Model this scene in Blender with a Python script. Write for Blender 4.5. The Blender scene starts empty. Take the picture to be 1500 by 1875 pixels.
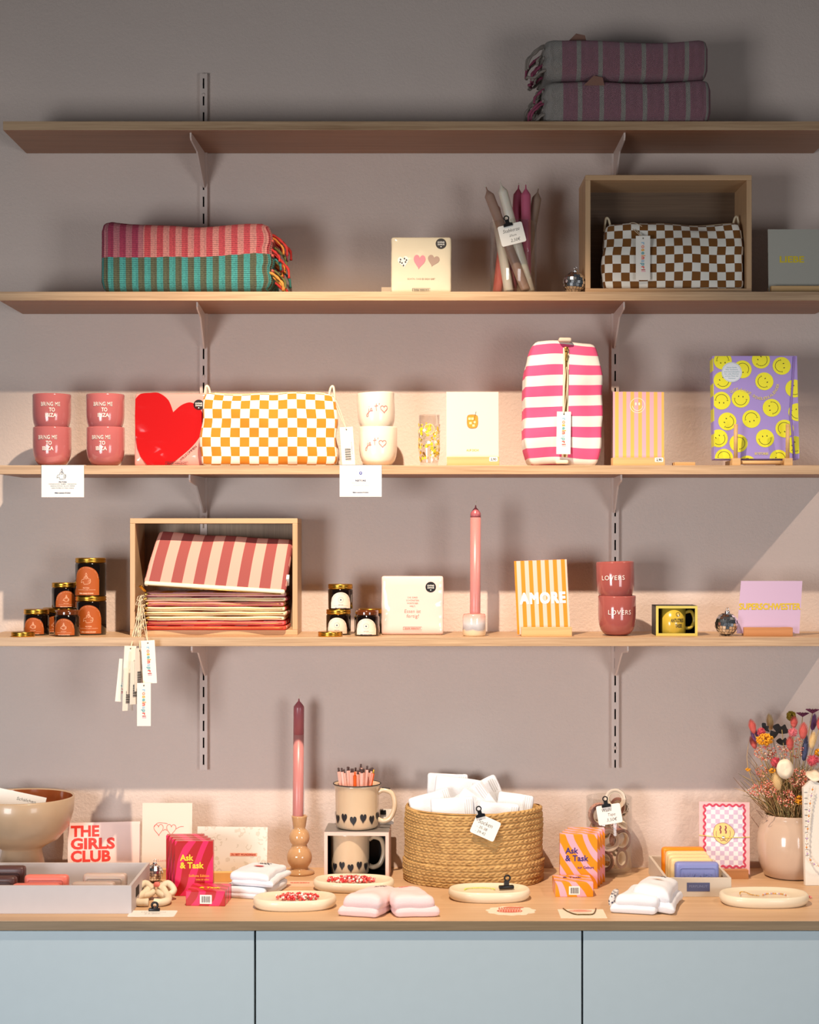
import bpy, math, random
from math import sin, cos, pi, radians, sqrt, atan2
from mathutils import Vector, Matrix, noise
random.seed(7)
SC = bpy.context.scene
COL = SC.collection

# ------------------------------------------------------------------ camera, light, exposure
CAMZ = 1.56; WALLD = 3.5; FPX = 3000.0
cd = bpy.data.cameras.new('camera'); cam = bpy.data.objects.new('camera', cd); COL.objects.link(cam)
cam.location = (0, -WALLD, CAMZ); cam.rotation_euler = (pi/2, 0, 0)
cd.sensor_fit = 'VERTICAL'; cd.sensor_height = 36.0; cd.lens = 36.0*FPX/1875.0
cd.shift_y = (980-937.5)/1875.0
cd.dof.use_dof = True; cd.dof.focus_distance = 3.36; cd.dof.aperture_fstop = 4.8
cd.clip_start = .05
SC.camera = cam
SC.view_settings.view_transform = 'Standard'; SC.view_settings.look = 'None'
SC.view_settings.gamma = 1.0; SC.view_settings.use_curve_mapping = False
SC.view_settings.exposure = 0.0
w = bpy.data.worlds.new('world'); SC.world = w; w.use_nodes = True
w.node_tree.nodes['Background'].inputs[0].default_value = (.80, .90, 1.0, 1)
w.node_tree.nodes['Background'].inputs[1].default_value = .045

def lamp(name, kind, loc, target, energy, color, **k):
    d = bpy.data.lights.new(name, kind); d.energy = energy; d.color = color
    for a, b in k.items(): setattr(d, a, b)
    o = bpy.data.objects.new(name, d); COL.objects.link(o); o.location = loc
    o.rotation_euler = (Vector(target)-Vector(loc)).to_track_quat('-Z', 'Y').to_euler()
    return o
# daylight through the shop front behind the camera, an added fill from the right, and the warm ceiling spots of the track above the shelves
lamp('shop_window_daylight', 'AREA', (-1.75, -3.3, 1.2), (-.3, -.3, .38), 23, (.93, .96, 1.0), shape='RECTANGLE', size=.9, size_y=1.1, spread=radians(105))
lamp('added_fill_right', 'AREA', (1.75, -3.3, 1.15), (.4, -.3, .38), 11, (.95, .97, 1.0), shape='RECTANGLE', size=.9, size_y=1.1, spread=radians(105))  # unseen fill lamp, added to even the window light across the wall
lamp('track_spot_centre', 'SPOT', (-.17, -1.12, 2.78), (-.08, -.05, 1.13), 215, (1.0, .81, .62), spot_size=radians(57), spot_blend=1.0, shadow_soft_size=.014).scale = (1.75, 1, 1)
lamp('track_spot_right', 'SPOT', (1.87, -1.12, 2.80), (.25, 0, .85), 62, (1.0, .80, .66), spot_size=radians(34), spot_blend=.35, shadow_soft_size=.014)

# ------------------------------------------------------------------ materials
def lin(c):
    def f(v):
        v /= 255.0
        return v/12.92 if v <= .04045 else ((v+.055)/1.055)**2.4
    return (f(c[0]), f(c[1]), f(c[2]), 1)
MATS = {}
class NT:
    def __init__(s, name):
        s.m = bpy.data.materials.new(name); s.m.use_nodes = True
        s.n = s.m.node_tree.nodes; s.l = s.m.node_tree.links
        s.b = s.n['Principled BSDF']; s.out = s.n['Material Output']
    def new(s, t, **k):
        x = s.n.new(t)
        for a, b in k.items(): setattr(x, a, b)
        return x
    def link(s, a, b): s.l.new(a, b)
    def coord(s, which='Object', scale=(1, 1, 1), loc=(0, 0, 0), rot=(0, 0, 0)):
        tc = s.new('ShaderNodeTexCoord'); mp = s.new('ShaderNodeMapping')
        s.link(tc.outputs[which], mp.inputs[0])
        mp.inputs['Scale'].default_value = scale; mp.inputs['Location'].default_value = loc; mp.inputs['Rotation'].default_value = rot
        return mp.outputs[0]
    def noise(s, vec, scale, detail=3, rough=.5):
        t = s.new('ShaderNodeTexNoise'); s.link(vec, t.inputs['Vector'])
        t.inputs['Scale'].default_value = scale; t.inputs['Detail'].default_value = detail; t.inputs['Roughness'].default_value = rough
        return t.outputs['Fac']
    def math(s, op, a, b=None, c=None):
        t = s.new('ShaderNodeMath', operation=op)
        for i, v in enumerate((a, b, c)):
            if v is None: continue
            if isinstance(v, (int, float)): t.inputs[i].default_value = v
            else: s.link(v, t.inputs[i])
        return t.outputs[0]
    def mix(s, fac, a, b):
        t = s.new('ShaderNodeMix', data_type='RGBA')
        if isinstance(fac, (int, float)): t.inputs[0].default_value = fac
        else: s.link(fac, t.inputs[0])
        for i, v in ((6, a), (7, b)):
            if isinstance(v, tuple): t.inputs[i].default_value = v if len(v) == 4 else lin(v)
            else: s.link(v, t.inputs[i])
        return t.outputs[2]
    def sep(s, vec):
        t = s.new('ShaderNodeSeparateXYZ'); s.link(vec, t.inputs[0]); return t.outputs
    def bump(s, h, strength=.3, dist=.001):
        t = s.new('ShaderNodeBump'); t.inputs['Strength'].default_value = strength; t.inputs['Distance'].default_value = dist
        s.link(h, t.inputs['Height']); s.link(t.outputs[0], s.b.inputs['Normal'])
    def base(s, c):
        if isinstance(c, tuple): s.b.inputs['Base Color'].default_value = lin(c)
        else: s.link(c, s.b.inputs['Base Color'])
    def p(s, **k):
        for a, v in k.items(): s.b.inputs[a.replace('_', ' ')].default_value = v
def M(name, c, rough=.5, metal=0, bump=0, bs=300, var=.0, vs=40, spec=.5, coat=0, sheen=0, sss=0, cr=.05):
    if name in MATS: return MATS[name]
    t = NT(name); t.p(Roughness=rough, Metallic=metal, Specular_IOR_Level=spec, Coat_Weight=coat, Coat_Roughness=cr)
    if sheen: t.p(Sheen_Weight=sheen)
    if sss: t.p(Subsurface_Weight=sss, Subsurface_Scale=.01)
    v = t.coord()
    if var:
        d = tuple(max(0, x*(1-var)) for x in c); l = tuple(min(255, x*(1+var)) for x in c)
        t.base(t.mix(t.noise(v, vs), d, l))
    else: t.base(c)
    if bump: t.bump(t.noise(v, bs, 4), bump)
    MATS[name] = t.m; return t.m
def wood(name, c1, c2, axis=0, rough=.45, scale=1.0, bump=.25):
    if name in MATS: return MATS[name]
    t = NT(name); t.p(Roughness=rough)
    sc = [95*scale]*3; sc[axis] = 2.2*scale
    v = t.coord('Object', tuple(sc)); n1 = t.noise(v, 1.0, 5, .62)
    sc2 = [420*scale]*3; sc2[axis] = 12*scale
    n2 = t.noise(t.coord('Object', tuple(sc2)), 1.0, 3)
    sc3 = [9*scale]*3; sc3[axis] = 1.1*scale
    n3 = t.noise(t.coord('Object', tuple(sc3)), 1.0, 2)
    f = t.math('MULTIPLY_ADD', n1, 1.1, t.math('MULTIPLY_ADD', n2, .7, t.math('MULTIPLY', n3, .45)))
    f = t.math('SUBTRACT', f, .62)
    f = t.math('MINIMUM', t.math('MAXIMUM', f, 0.0), 1.0)
    t.base(t.mix(f, c1, c2)); t.bump(n2, bump, .0006)
    MATS[name] = t.m; return t.m
def checker(name, c1, c2, cell, weave=True):
    if name in MATS: return MATS[name]
    t = NT(name); t.p(Roughness=.85, Sheen_Weight=.15)
    v = t.coord('UV', (1, 1, 1), (50*cell, 50*cell, 0)); o = t.sep(v)
    fx = t.math('FLOOR', t.math('DIVIDE', o[0], cell)); fy = t.math('FLOOR', t.math('DIVIDE', o[1], cell))
    f = t.math('MODULO', t.math('ADD', fx, fy), 2.0)
    col = t.mix(f, c1, c2)
    if weave:
        n = t.noise(t.coord('UV', (900, 900, 1)), 1.0, 2); t.bump(n, .35, .0006)
    t.base(col); MATS[name] = t.m; return t.m
def stripes(name, cols, axis, period, coord='UV', off=0.0, rough=.85, bump=.3, slant=0.0, bscale=900):
    """cols: [(end_fraction, colour), ...] repeated each period along the axis"""
    if name in MATS: return MATS[name]
    t = NT(name); t.p(Roughness=rough)
    o = t.sep(t.coord(coord))
    u = o[axis]
    if slant: u = t.math('MULTIPLY_ADD', o[1-axis], slant, u)
    f = t.math('FRACT', t.math('ADD', t.math('DIVIDE', u, period), 20.0+off))
    r = t.new('ShaderNodeValToRGB'); r.color_ramp.interpolation = 'CONSTANT'
    e = r.color_ramp.elements; e[0].position = 0; e[0].color = lin(cols[0][1])
    st = cols[0][0]; e[1].position = st; e[1].color = lin(cols[1][1] if len(cols) > 1 else cols[0][1])
    for i in range(2, len(cols)):
        st = cols[i-1][0]; x = e.new(st); x.color = lin(cols[i][1])
    t.link(f, r.inputs[0]); t.base(r.outputs[0])
    if bump: t.bump(t.noise(t.coord('UV', (bscale, bscale, 1)), 1.0, 2), bump, .0006)
    MATS[name] = t.m; return t.m
def thin_glass(name, tint=(1, 1, 1, 1), k=.12):
    if name in MATS: return MATS[name]
    t = NT(name); t.n.remove(t.b)
    tr = t.new('ShaderNodeBsdfTransparent'); tr.inputs[0].default_value = tint
    g = t.new('ShaderNodeBsdfGlossy'); g.inputs['Roughness'].default_value = .02
    lw = t.new('ShaderNodeLayerWeight'); lw.inputs[0].default_value = .35
    mx = t.new('ShaderNodeMixShader'); t.link(t.math('MULTIPLY_ADD', lw.outputs['Facing'], .30, k*.2), mx.inputs[0])
    t.link(tr.outputs[0], mx.inputs[1]); t.link(g.outputs[0], mx.inputs[2]); t.link(mx.outputs[0], t.out.inputs[0])
    MATS[name] = t.m; return t.m

# ------------------------------------------------------------------ mesh collecting
def TR(x=0, y=0, z=0): return Matrix.Translation((x, y, z))
def RX(a): return Matrix.Rotation(a, 4, 'X')
def RY(a): return Matrix.Rotation(a, 4, 'Y')
def RZ(a): return Matrix.Rotation(a, 4, 'Z')
def SCL(x, y, z): return Matrix.Diagonal((x, y, z, 1))
class MB:
    def __init__(s): s.v = []; s.f = []; s.m = []; s.u = []; s.s = []; s.mats = []
    def mi(s, m):
        if m not in s.mats: s.mats.append(m)
        return s.mats.index(m)
    def add(s, vs, fs, mat, uvs=None, smooth=False, t=None):
        b = len(s.v); k = s.mi(mat)
        if t is not None: vs = [t @ Vector(v) for v in vs]
        s.v += [tuple(v) for v in vs]
        for i, f in enumerate(fs):
            s.f.append(tuple(b+j for j in f)); s.m.append(k); s.s.append(smooth)
            s.u.append(uvs[i] if uvs else None)
        return s
    def box(s, mat, x0, x1, y0, y1, z0, z1, t=None):
        vs = [(x, y, z) for x in (x0, x1) for y in (y0, y1) for z in (z0, z1)]
        fs = [(0, 1, 3, 2), (4, 6, 7, 5), (0, 4, 5, 1), (2, 3, 7, 6), (0, 2, 6, 4), (1, 5, 7, 3)]
        uv = []
        for i, f in enumerate(fs):
            ax = (1, 2) if i < 2 else ((0, 2) if i < 4 else (0, 1))
            uv.append([(vs[j][ax[0]], vs[j][ax[1]]) for j in f])
        return s.add(vs, fs, mat, uv, False, t)
    def gbox(s, mat, sx, sy, sz, n=(6, 6, 6), r=0.0, fn=None, t=None, smooth=True, mats=None):
        """rounded, subdivided box centred on x,y with its base at z=0; uv in metres"""
        h = (sx/2, sy/2, sz/2); r = min(r, min(h)*.999)
        def cs(hh, k):
            if r <= 0: return [-hh+2*hh*i/k for i in range(k+1)]
            a = [-hh, -hh+.3*r, -hh+r]; inner = [(-hh+r)+(2*(hh-r))*i/max(1, k) for i in range(1, max(1, k))]
            return a+inner+[hh-r, hh-.3*r, hh]
        C3 = [cs(h[i], n[i]) for i in range(3)]
        idx = {}; vs = []
        def vert(p):
            q = (round(p[0], 6), round(p[1], 6), round(p[2], 6))
            if q in idx: return idx[q]
            c = Vector(p)
            if r > 0:
                inn = Vector([max(-(h[i]-r), min(h[i]-r, c[i])) for i in range(3)])
                d = c-inn
                if d.length > 1e-9: c = inn+d.normalized()*r
            c.z += sz/2
            if fn: c = Vector(fn(c))
            idx[q] = len(vs); vs.append(tuple(c)); return idx[q]
        fs = []; uv = []; mm = []
        for ax in range(3):
            a, b = [i for i in range(3) if i != ax]
            for sg in (-1, 1):
                A, B = C3[a], C3[b]
                for i in range(len(A)-1):
                    for j in range(len(B)-1):
                        q = []
                        for (ii, jj) in ((i, j), (i+1, j), (i+1, j+1), (i, j+1)):
                            p = [0, 0, 0]; p[ax] = sg*h[ax]; p[a] = A[ii]; p[b] = B[jj]; q.append(p)
                        ids = [vert(p) for p in q]
                        uu = []
                        for p in q:
                            if ax == 1: uu.append((p[0], p[2]+h[2]))
                            elif ax == 0: uu.append((p[1]+h[0]+h[1] if sg > 0 else -h[0]-h[1]-p[1], p[2]+h[2]))
                            else: uu.append((p[0], p[1]+2*h[2]+h[1] if sg > 0 else -p[1]-h[1]))
                        flip = (ax == 1) == (sg > 0)
                        if flip is False: pass
                        if (ax != 1 and sg < 0) or (ax == 1 and sg > 0): ids = ids[::-1]; uu = uu[::-1]
                        fs.append(tuple(ids)); uv.append(uu)
        return s.add(vs, fs, mat, uv, smooth, t)
    def lathe(s, mat, prof, n=32, t=None, smooth=True, sx=1, sy=1, fn=None, cap=True):
        vs = []; fs = []; uv = []; L = [0]
        for i in range(1, len(prof)): L.append(L[-1]+math.hypot(prof[i][0]-prof[i-1][0], prof[i][1]-prof[i-1][1]))
        for (r, z) in prof:
            for k in range(n):
                a = 2*pi*k/n; p = (r*cos(a)*sx, r*sin(a)*sy, z)
                vs.append(fn(p) if fn else p)
        for i in range(len(prof)-1):
            for k in range(n):
                k2 = (k+1) % n
                fs.append((i*n+k, i*n+k2, (i+1)*n+k2, (i+1)*n+k))
                u0, u1 = k/n, (k+1)/n
                uv.append([(u0, L[i]), (u1, L[i]), (u1, L[i+1]), (u0, L[i+1])])
        if cap and prof[0][0] > 1e-5: fs.append(tuple(range(n-1, -1, -1))); uv.append([(0, 0)]*n)
        if cap and prof[-1][0] > 1e-5: fs.append(tuple((len(prof)-1)*n+k for k in range(n))); uv.append([(0, 0)]*n)
        return s.add(vs, fs, mat, uv, smooth, t)
    def tube(s, mat, pts, r, n=8, t=None, closed=False, cap=True, smooth=True):
        P = [Vector(p) for p in pts]; m = len(P); R = r if isinstance(r, (list, tuple)) else [r]*m
        vs = []; fs = []; uv = []; up = None; ln = 0
        for i in range(m):
            if closed: d = P[(i+1) % m]-P[i-1]
            else: d = P[min(i+1, m-1)]-P[max(i-1, 0)]
            if d.length < 1e-9: d = Vector((0, 0, 1))
            d.normalize()
            if up is None:
                up = Vector((0, 0, 1)) if abs(d.z) < .9 else Vector((1, 0, 0))
            up = (up-d*up.dot(d))
            if up.length < 1e-6: up = d.orthogonal()
            up.normalize(); sd = d.cross(up)
            for k in range(n):
                a = 2*pi*k/n; vs.append(P[i]+up*(cos(a)*R[i])+sd*(sin(a)*R[i]))
        for i in range(m if closed else m-1):
            j = (i+1) % m; l2 = ln+(P[j]-P[i]).length
            for k in range(n):
                k2 = (k+1) % n; fs.append((i*n+k, j*n+k, j*n+k2, i*n+k2))
                uv.append([(k/n, ln), (k/n, l2), ((k+1)/n, l2), ((k+1)/n, ln)])
            ln = l2
        if cap and not closed:
            fs.append(tuple(range(n))); uv.append([(0, 0)]*n)
            fs.append(tuple((m-1)*n+k for k in range(n-1, -1, -1))); uv.append([(0, 0)]*n)
        return s.add(vs, fs, mat, uv, smooth, t)
    def prism(s, mat, out, y0, y1, t=None, warp=None, smooth=False):
        """outline in (x, z), thick from y0 (front) to y1"""
        n = len(out); vs = [(x, y0, z) for x, z in out]+[(x, y1, z) for x, z in out]
        if warp: vs = [warp(v) for v in vs]
        fs = [tuple(range(n)), tuple(range(2*n-1, n-1, -1))]+[(i, n+i, n+(i+1) % n, (i+1) % n) for i in range(n)]
        uv = [[out[i] for i in range(n)], [out[i] for i in range(n-1, -1, -1)]]+[[out[i], out[i], out[(i+1) % n], out[(i+1) % n]] for i in range(n)]
        return s.add(vs, fs, mat, uv, smooth, t)
    def flat(s, mat, out, y=-.0004, t=None, warp=None):
        vs = [(x, y, z) for x, z in out]
        if warp: vs = [warp(v) for v in vs]
        return s.add(vs, [tuple(range(len(out)))], mat, [list(out)], False, t)
    def disc(s, mat, x, z, r, y=-.0004, n=28, t=None, warp=None, rz=None, a0=0):
        rz = rz or r
        return s.flat(mat, [(x+r*cos(a0+2*pi*k/n), z+rz*sin(a0+2*pi*k/n)) for k in range(n)], y, t, warp)
    def line(s, mat, pts, w=.0006, y=-.0004, t=None, warp=None, closed=False):
        """printed stroke: flat ribbon through (x, z) points"""
        P = [Vector(p) for p in pts]; m = len(P); vs = []; fs = []
        for i in range(m):
            d = (P[(i+1) % m]-P[i-1]) if closed else (P[min(i+1, m-1)]-P[max(i-1, 0)])
            if d.length < 1e-9: d = Vector((1, 0))
            d.normalize(); nn = Vector((-d.y, d.x))*w/2
            for q in (P[i]+nn, P[i]-nn): vs.append((q.x, y, q.y))
        if warp: vs = [warp(v) for v in vs]
        for i in range(m if closed else m-1):
            j = (i+1) % m; fs.append((2*i, 2*i+1, 2*j+1, 2*j))
        return s.add(vs, fs, mat, None, False, t)
    def text(s, mat, body, x, z, h, w=None, bold=0.0, shear=0.0, sp=1.0, rot=0.0, y=-.0004, al='C', t=None, warp=None):
        vs, fs, x0, x1 = glyphs(body, bold, sp)
        k = h/.7; kx = k
        if w: kx = w/(x1-x0)
        ox = {'C': (x0+x1)/2, 'L': x0, 'R': x1}[al]
        out = []
        for (a, b, lay) in vs:
            px = (a-ox)*kx+b*k*shear; pz = b*k-h/2
            out.append((x+px*cos(rot)-pz*sin(rot), y-lay, z+px*sin(rot)+pz*cos(rot)))
        if warp: out = [warp(v) for v in out]
        return s.add(out, fs, mat, None, False, t)
    def build(s, name, parent=None, bevel=0, kind=None, label=None):
        me = bpy.data.meshes.new(name); me.from_pydata(s.v, [], s.f)
        for m in s.mats: me.materials.append(m)
        me.polygons.foreach_set('material_index', s.m); me.polygons.foreach_set('use_smooth', s.s)
        ul = me.uv_layers.new(name='UVMap'); i = 0; flat = []
        for f, u in zip(s.f, s.u):
            flat += [c for q in (u if u else [(0, 0)]*len(f)) for c in q]
        ul.data.foreach_set('uv', flat)
        me.update()
        o = bpy.data.objects.new(name, me); COL.objects.link(o)
        if parent is not None: o.parent = parent
        if bevel:
            b = o.modifiers.new('bevel', 'BEVEL'); b.width = bevel; b.segments = 2; b.limit_method = 'ANGLE'
        if kind: o['kind'] = kind
        if label: o['label'] = label
        return o
GC = {}
def glyphs(body, bold, sp=1.0):
    key = (body, bold, sp)
    if key in GC: return GC[key]
    multi = any(q in body for q in 'MWw')     # their sharp inner corners break when the outline is offset
    c = bpy.data.curves.new('text', 'FONT'); c.body = body; c.resolution_u = 3; c.offset = 0 if multi else bold; c.space_character = sp; c.size = 1
    o = bpy.data.objects.new('text', c); me = o.to_mesh()
    vs = [(v.co.x, v.co.y, 0.0) for v in me.vertices]; me.calc_loop_triangles(); fs = [tuple(p.vertices) for p in me.loop_triangles]
    o.to_mesh_clear(); bpy.data.objects.remove(o); bpy.data.curves.remove(c)
    if multi and bold > 0:
        n = len(vs); v0, f0 = vs, fs; vs, fs = [], []
        for k, (dx, dy) in enumerate([(bold*p, bold*q) for p in (-1, 0, 1) for q in (-1, 0, 1)]):
            vs += [(x+dx, y+dy, k*.00003) for x, y, _ in v0]; fs += [tuple(i+k*n for i in f) for f in f0]
    xs = [v[0] for v in vs] or [0, 1]
    GC[key] = (vs, fs, min(xs), max(xs)); return GC[key]
def heart(w, h, x=0, z=0, n=40, rot=0):
    o = []
    for k in range(n):
        a = 2*pi*k/n; px = 16*sin(a)**3/32*w; pz = (13*cos(a)-5*cos(2*a)-2*cos(3*a)-cos(4*a)+2.5)/29*h
        o.append((x+px*cos(rot)-pz*sin(rot), z+px*sin(rot)+pz*cos(rot)))
    return o
def rrect(w, h, r, x=0, z=0, n=5):
    o = []
    for (cx, cz, a0) in ((w/2-r, h/2-r, 0), (-w/2+r, h/2-r, pi/2), (-w/2+r, -h/2+r, pi), (w/2-r, -h/2+r, 1.5*pi)):
        for k in range(n+1): a = a0+pi/2*k/n; o.append((x+cx+r*cos(a), z+cz+r*sin(a)))
    return o
def rect(x0, x1, z0, z1): return [(x0, z0), (x1, z0), (x1, z1), (x0, z1)]
def clip(poly, x0, x1, z0, z1):
    for (ax, lim, sg) in ((0, x0, 1), (0, x1, -1), (1, z0, 1), (1, z1, -1)):
        out = []
        for i in range(len(poly)):
            a, b = poly[i-1], poly[i]; ia = (a[ax]-lim)*sg >= 0; ib = (b[ax]-lim)*sg >= 0
            if ia != ib:
                k = (lim-a[ax])/(b[ax]-a[ax]); out.append((a[0]+k*(b[0]-a[0]), a[1]+k*(b[1]-a[1])))
            if ib: out.append(b)
        poly = out
        if not poly: return []
    return poly
def catmull(pts, k=6, closed=False):
    P = [Vector(p) for p in pts]; n = len(P); out = []
    for i in range(n if closed else n-1):
        g = (lambda j: P[j % n]) if closed else (lambda j: P[max(0, min(n-1, j))])
        a, b, c, d = g(i-1), g(i), g(i+1), g(i+2)
        for j in range(k):
            t = j/k
            out.append(.5*((2*b)+(c-a)*t+(2*a-5*b+4*c-d)*t*t+(3*b-a-3*c+d)*t**3))
    if not closed: out.append(P[-1])
    return [tuple(p) for p in out]
def nz(x, y, z): return noise.noise(Vector((x, y, z)))

# ------------------------------------------------------------------ things
def P(px, D, z): return ((px-750)*D/FPX, D-WALLD, z)
def tag(o, label, cat, group=None):
    o['label'] = label; o['category'] = cat
    if group: o['group'] = group
    return o
def thing(name, label, cat, loc, rot=(0, 0, 0), group=None):
    o = bpy.data.objects.new(name, None); o.empty_display_size = .02; COL.objects.link(o)
    o.location = loc; o.rotation_euler = rot; return tag(o, label, cat, group)
def solo(mb, name, label, cat, loc, rot=(0, 0, 0), group=None, bevel=0, kind=None):
    o = mb.build(name, None, bevel, kind); o.location = loc; o.rotation_euler = rot; return tag(o, label, cat, group)
def dup(src, loc=None, rot=None, label=None, group=None, parent=None):
    o = src.copy(); COL.objects.link(o)
    if parent is not None: o.parent = parent
    if loc is not None: o.location = loc
    if rot is not None: o.rotation_euler = rot
    if label: o['label'] = label
    if group: o['group'] = group
    for c in list(src.children): dup(c, parent=o)
    return o
Z1, Z2, Z3, Z4, ZC = 2.3928, 2.0500, 1.7006, 1.3546, .85
# ------------------------------------------------------------------ setting
def struct(mb, name):
    o = mb.build(name); o['kind'] = 'structure'; return o
t = NT('painted_roughcast'); t.p(Roughness=.75, Specular_IOR_Level=.3)
v = t.coord('Object')
n1 = t.noise(v, 150, 4, .6); n2 = t.noise(v, 11, 4, .55); n3 = t.noise(v, 1.3, 2)
n4 = t.noise(v, 420, 3, .5)
hh = t.math('MULTIPLY_ADD', n1, .9, t.math('MULTIPLY_ADD', n4, .25, t.math('MULTIPLY', n2, 1.6)))
t.bump(hh, .6, .0022)
t.base(t.mix(t.math('MULTIPLY_ADD', n3, .6, t.math('MULTIPLY', n2, .4)), (213, 194, 183), (226, 208, 197)))
WALLM = t.m
struct(MB().box(WALLM, -2.6, 2.6, 0, .12, 0, 3.1), 'wall_back')
struct(MB().box(M('floor_concrete', (150, 140, 130), .6, var=.08, vs=3), -2.6, 2.6, -3.9, 0, -.1, 0), 'floor')
OAK = wood('sonoma_oak', (218, 184, 146), (146, 108, 74))
OAK_SHADE = wood('oak_underside_shade', (176, 126, 94), (138, 94, 68))  # shelf undersides: shade and warm bounce put into the oak colour
OAKC = wood('counter_oak', (222, 186, 146), (190, 148, 108))
OAKE = wood('counter_edge_shade', (146, 124, 94), (104, 84, 60))  # shade on the unlit front edge, put into the oak colour
BIR = wood('birch_block', (226, 186, 130), (200, 154, 98), rough=.5)
BIRV = wood('birch_block_dark', (200, 140, 86), (170, 110, 62), rough=.5)
METW = M('painted_steel', (222, 203, 192), .4)
DARK = M('dark_gap', (30, 28, 28), .8)
WHITE = M('white_card', (240, 236, 228), .6)
INK = M('black_ink', (28, 26, 30), .55)
NAVY = M('navy_ink', (34, 48, 92), .55)
CLIPK = M('black_clip_metal', (14, 14, 18), .3, .2)
GOLD = M('brushed_gold', (214, 160, 62), .28, 1.0)
BRASS = M('brass_zip', (190, 150, 80), .35, 1.0)
CREAM = M('cream_tape', (238, 222, 190), .8, bump=.3, bs=900)

# shelves
def shelf(z, x0, x1, d, label):
    m = MB(); th = .0180
    m.box(OAK, x0, x1, -d, -.0035, z-th, z)
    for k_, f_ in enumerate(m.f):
        if all(abs(m.v[j][2]-(z-th)) < 1e-6 for j in f_): m.m[k_] = m.mi(OAK_SHADE)
    o = m.build('wall_shelf', None, .0006); tag(o, label, 'shelf', None); return o
SD = .204
shelf(Z1, -.818, .862, SD, 'topmost oak wall shelf, holding the two folded pink and grey blankets')
shelf(Z2, -.826, .866, SD, 'second oak wall shelf from the top, holding the vase of taper candles')
shelf(Z3, -.826, .900, SD, 'third oak wall shelf from the top, with the two printed cards hanging off its edge')
shelf(Z4, -.866, .900, SD, 'lowest oak wall shelf, holding the amber jars and the crate of pouches')

def rail(px, ztop, zbot, label):
    w_ = .0145; x = (px-750)*WALLD/FPX; m = MB()
    for s_ in (-1, 1):
        m.box(METW, s_*w_/2-.0008, s_*w_/2+.0008, -.011, 0, zbot, ztop)
        m.box(METW, s_*.0045-.0028 if s_ > 0 else -.0073, .0073 if s_ > 0 else -.0017, -.0115, -.0100, zbot, ztop)
    z = ztop; k = 0
    m.box(DARK, -.006, .006, -.004, -.002, zbot, ztop)
    while z > zbot+.01:
        gap = .014 if k else .010
        m.box(METW, -.0018, .0018, -.0115, -.0100, max(zbot, z-gap), z)
        z -= gap+.0220; k += 1
    zz = ztop-.045
    while zz > zbot:
        m.lathe(METW, [(0, .0), (.0038, .0), (.0032, .0012), (0, .0016)], 14, TR(0, -.0114, zz) @ RX(pi/2)); zz -= .30
    return solo(m, 'wall_rail', label, 'rail', (x, 0, 0))
rail(374, 2.543, 1.060, 'left slotted steel wall rail, its top end showing above the shelves')
rail(1125.5, 2.352, 1.064, 'right slotted steel wall rail, running down from under the top shelf')
def bracket(px, tip, z, label, d=.185):
    x0 = (px-750)*3.489/FPX; x1 = (tip-750)*3.315/FPX; zt = z-.0182
    m = MB(); dx = x1-x0
    pr = [(0, 0), (1, 0), (1.0, -.010), (.96, -.014), (.55, -.020), (.18, -.060), (.04, -.075), (0, -.075)]
    th = .0016; vs = []
    for s_ in (-1, 1):
        for (k, zz) in pr: vs.append((dx*k+s_*th, -.0118-k*(d-.012), zz))
    n = len(pr)
    fs = [tuple(range(n)), tuple(range(2*n-1, n-1, -1))]+[(i, (i+1) % n, n+(i+1) % n, n+i) for i in range(n)]
    m.add(vs, fs, METW)
    return solo(m, 'shelf_bracket', label, 'bracket', (x0, 0, zt))
for (pl, tl, pr_, tr_, z, nm) in ((374, 349, 1125, 1144, Z1, 'topmost shelf'), (374, 361, 1125, 1143, Z2, 'second shelf from the top'), (374, 347, 1125, 1138, Z3, 'third shelf from the top'), (376, 351, 1127, 1150, Z4, 'lowest shelf')):
    bracket(pl, tl, z, 'painted steel bracket on the left rail carrying the '+nm)
    bracket(pr_, tr_, z, 'painted steel bracket on the right rail carrying the '+nm)

# counter and cabinets
m = MB(); m.box(OAKC, -.93, .97, -.4844, 0, ZC-.0005, ZC); m.box(OAKE, -.93, .97, -.4844, 0, ZC-.0175, ZC-.0005)
solo(m, 'countertop', 'long oak countertop running under all the shelves', 'countertop', (0, 0, 0))
BLUE = M('pale_blue_lacquer', (176, 189, 194), .45, var=.01)
for (x0, x1, lb) in ((-.889, -.285, 'pale blue cabinet at the left under the counter'), (-.285, .319, 'pale blue cabinet in the middle under the counter'), (.319, .923, 'pale blue cabinet at the right under the counter')):
    c = thing('base_cabinet', lb, 'cabinet', ((x0+x1)/2, -.235, 0)); h = (x1-x0)/2
    MB().box(DARK, -h+.002, h-.002, -.215, .233, .08, ZC-.0182).build('body', c)
    MB().box(BLUE, -h+.0018, h-.0018, -.2430, -.218, .10, ZC-.0200).build('door', c, .001)
    MB().box(DARK, -h+.004, h-.004, -.18, .2, 0, .08).build('plinth', c)

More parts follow.
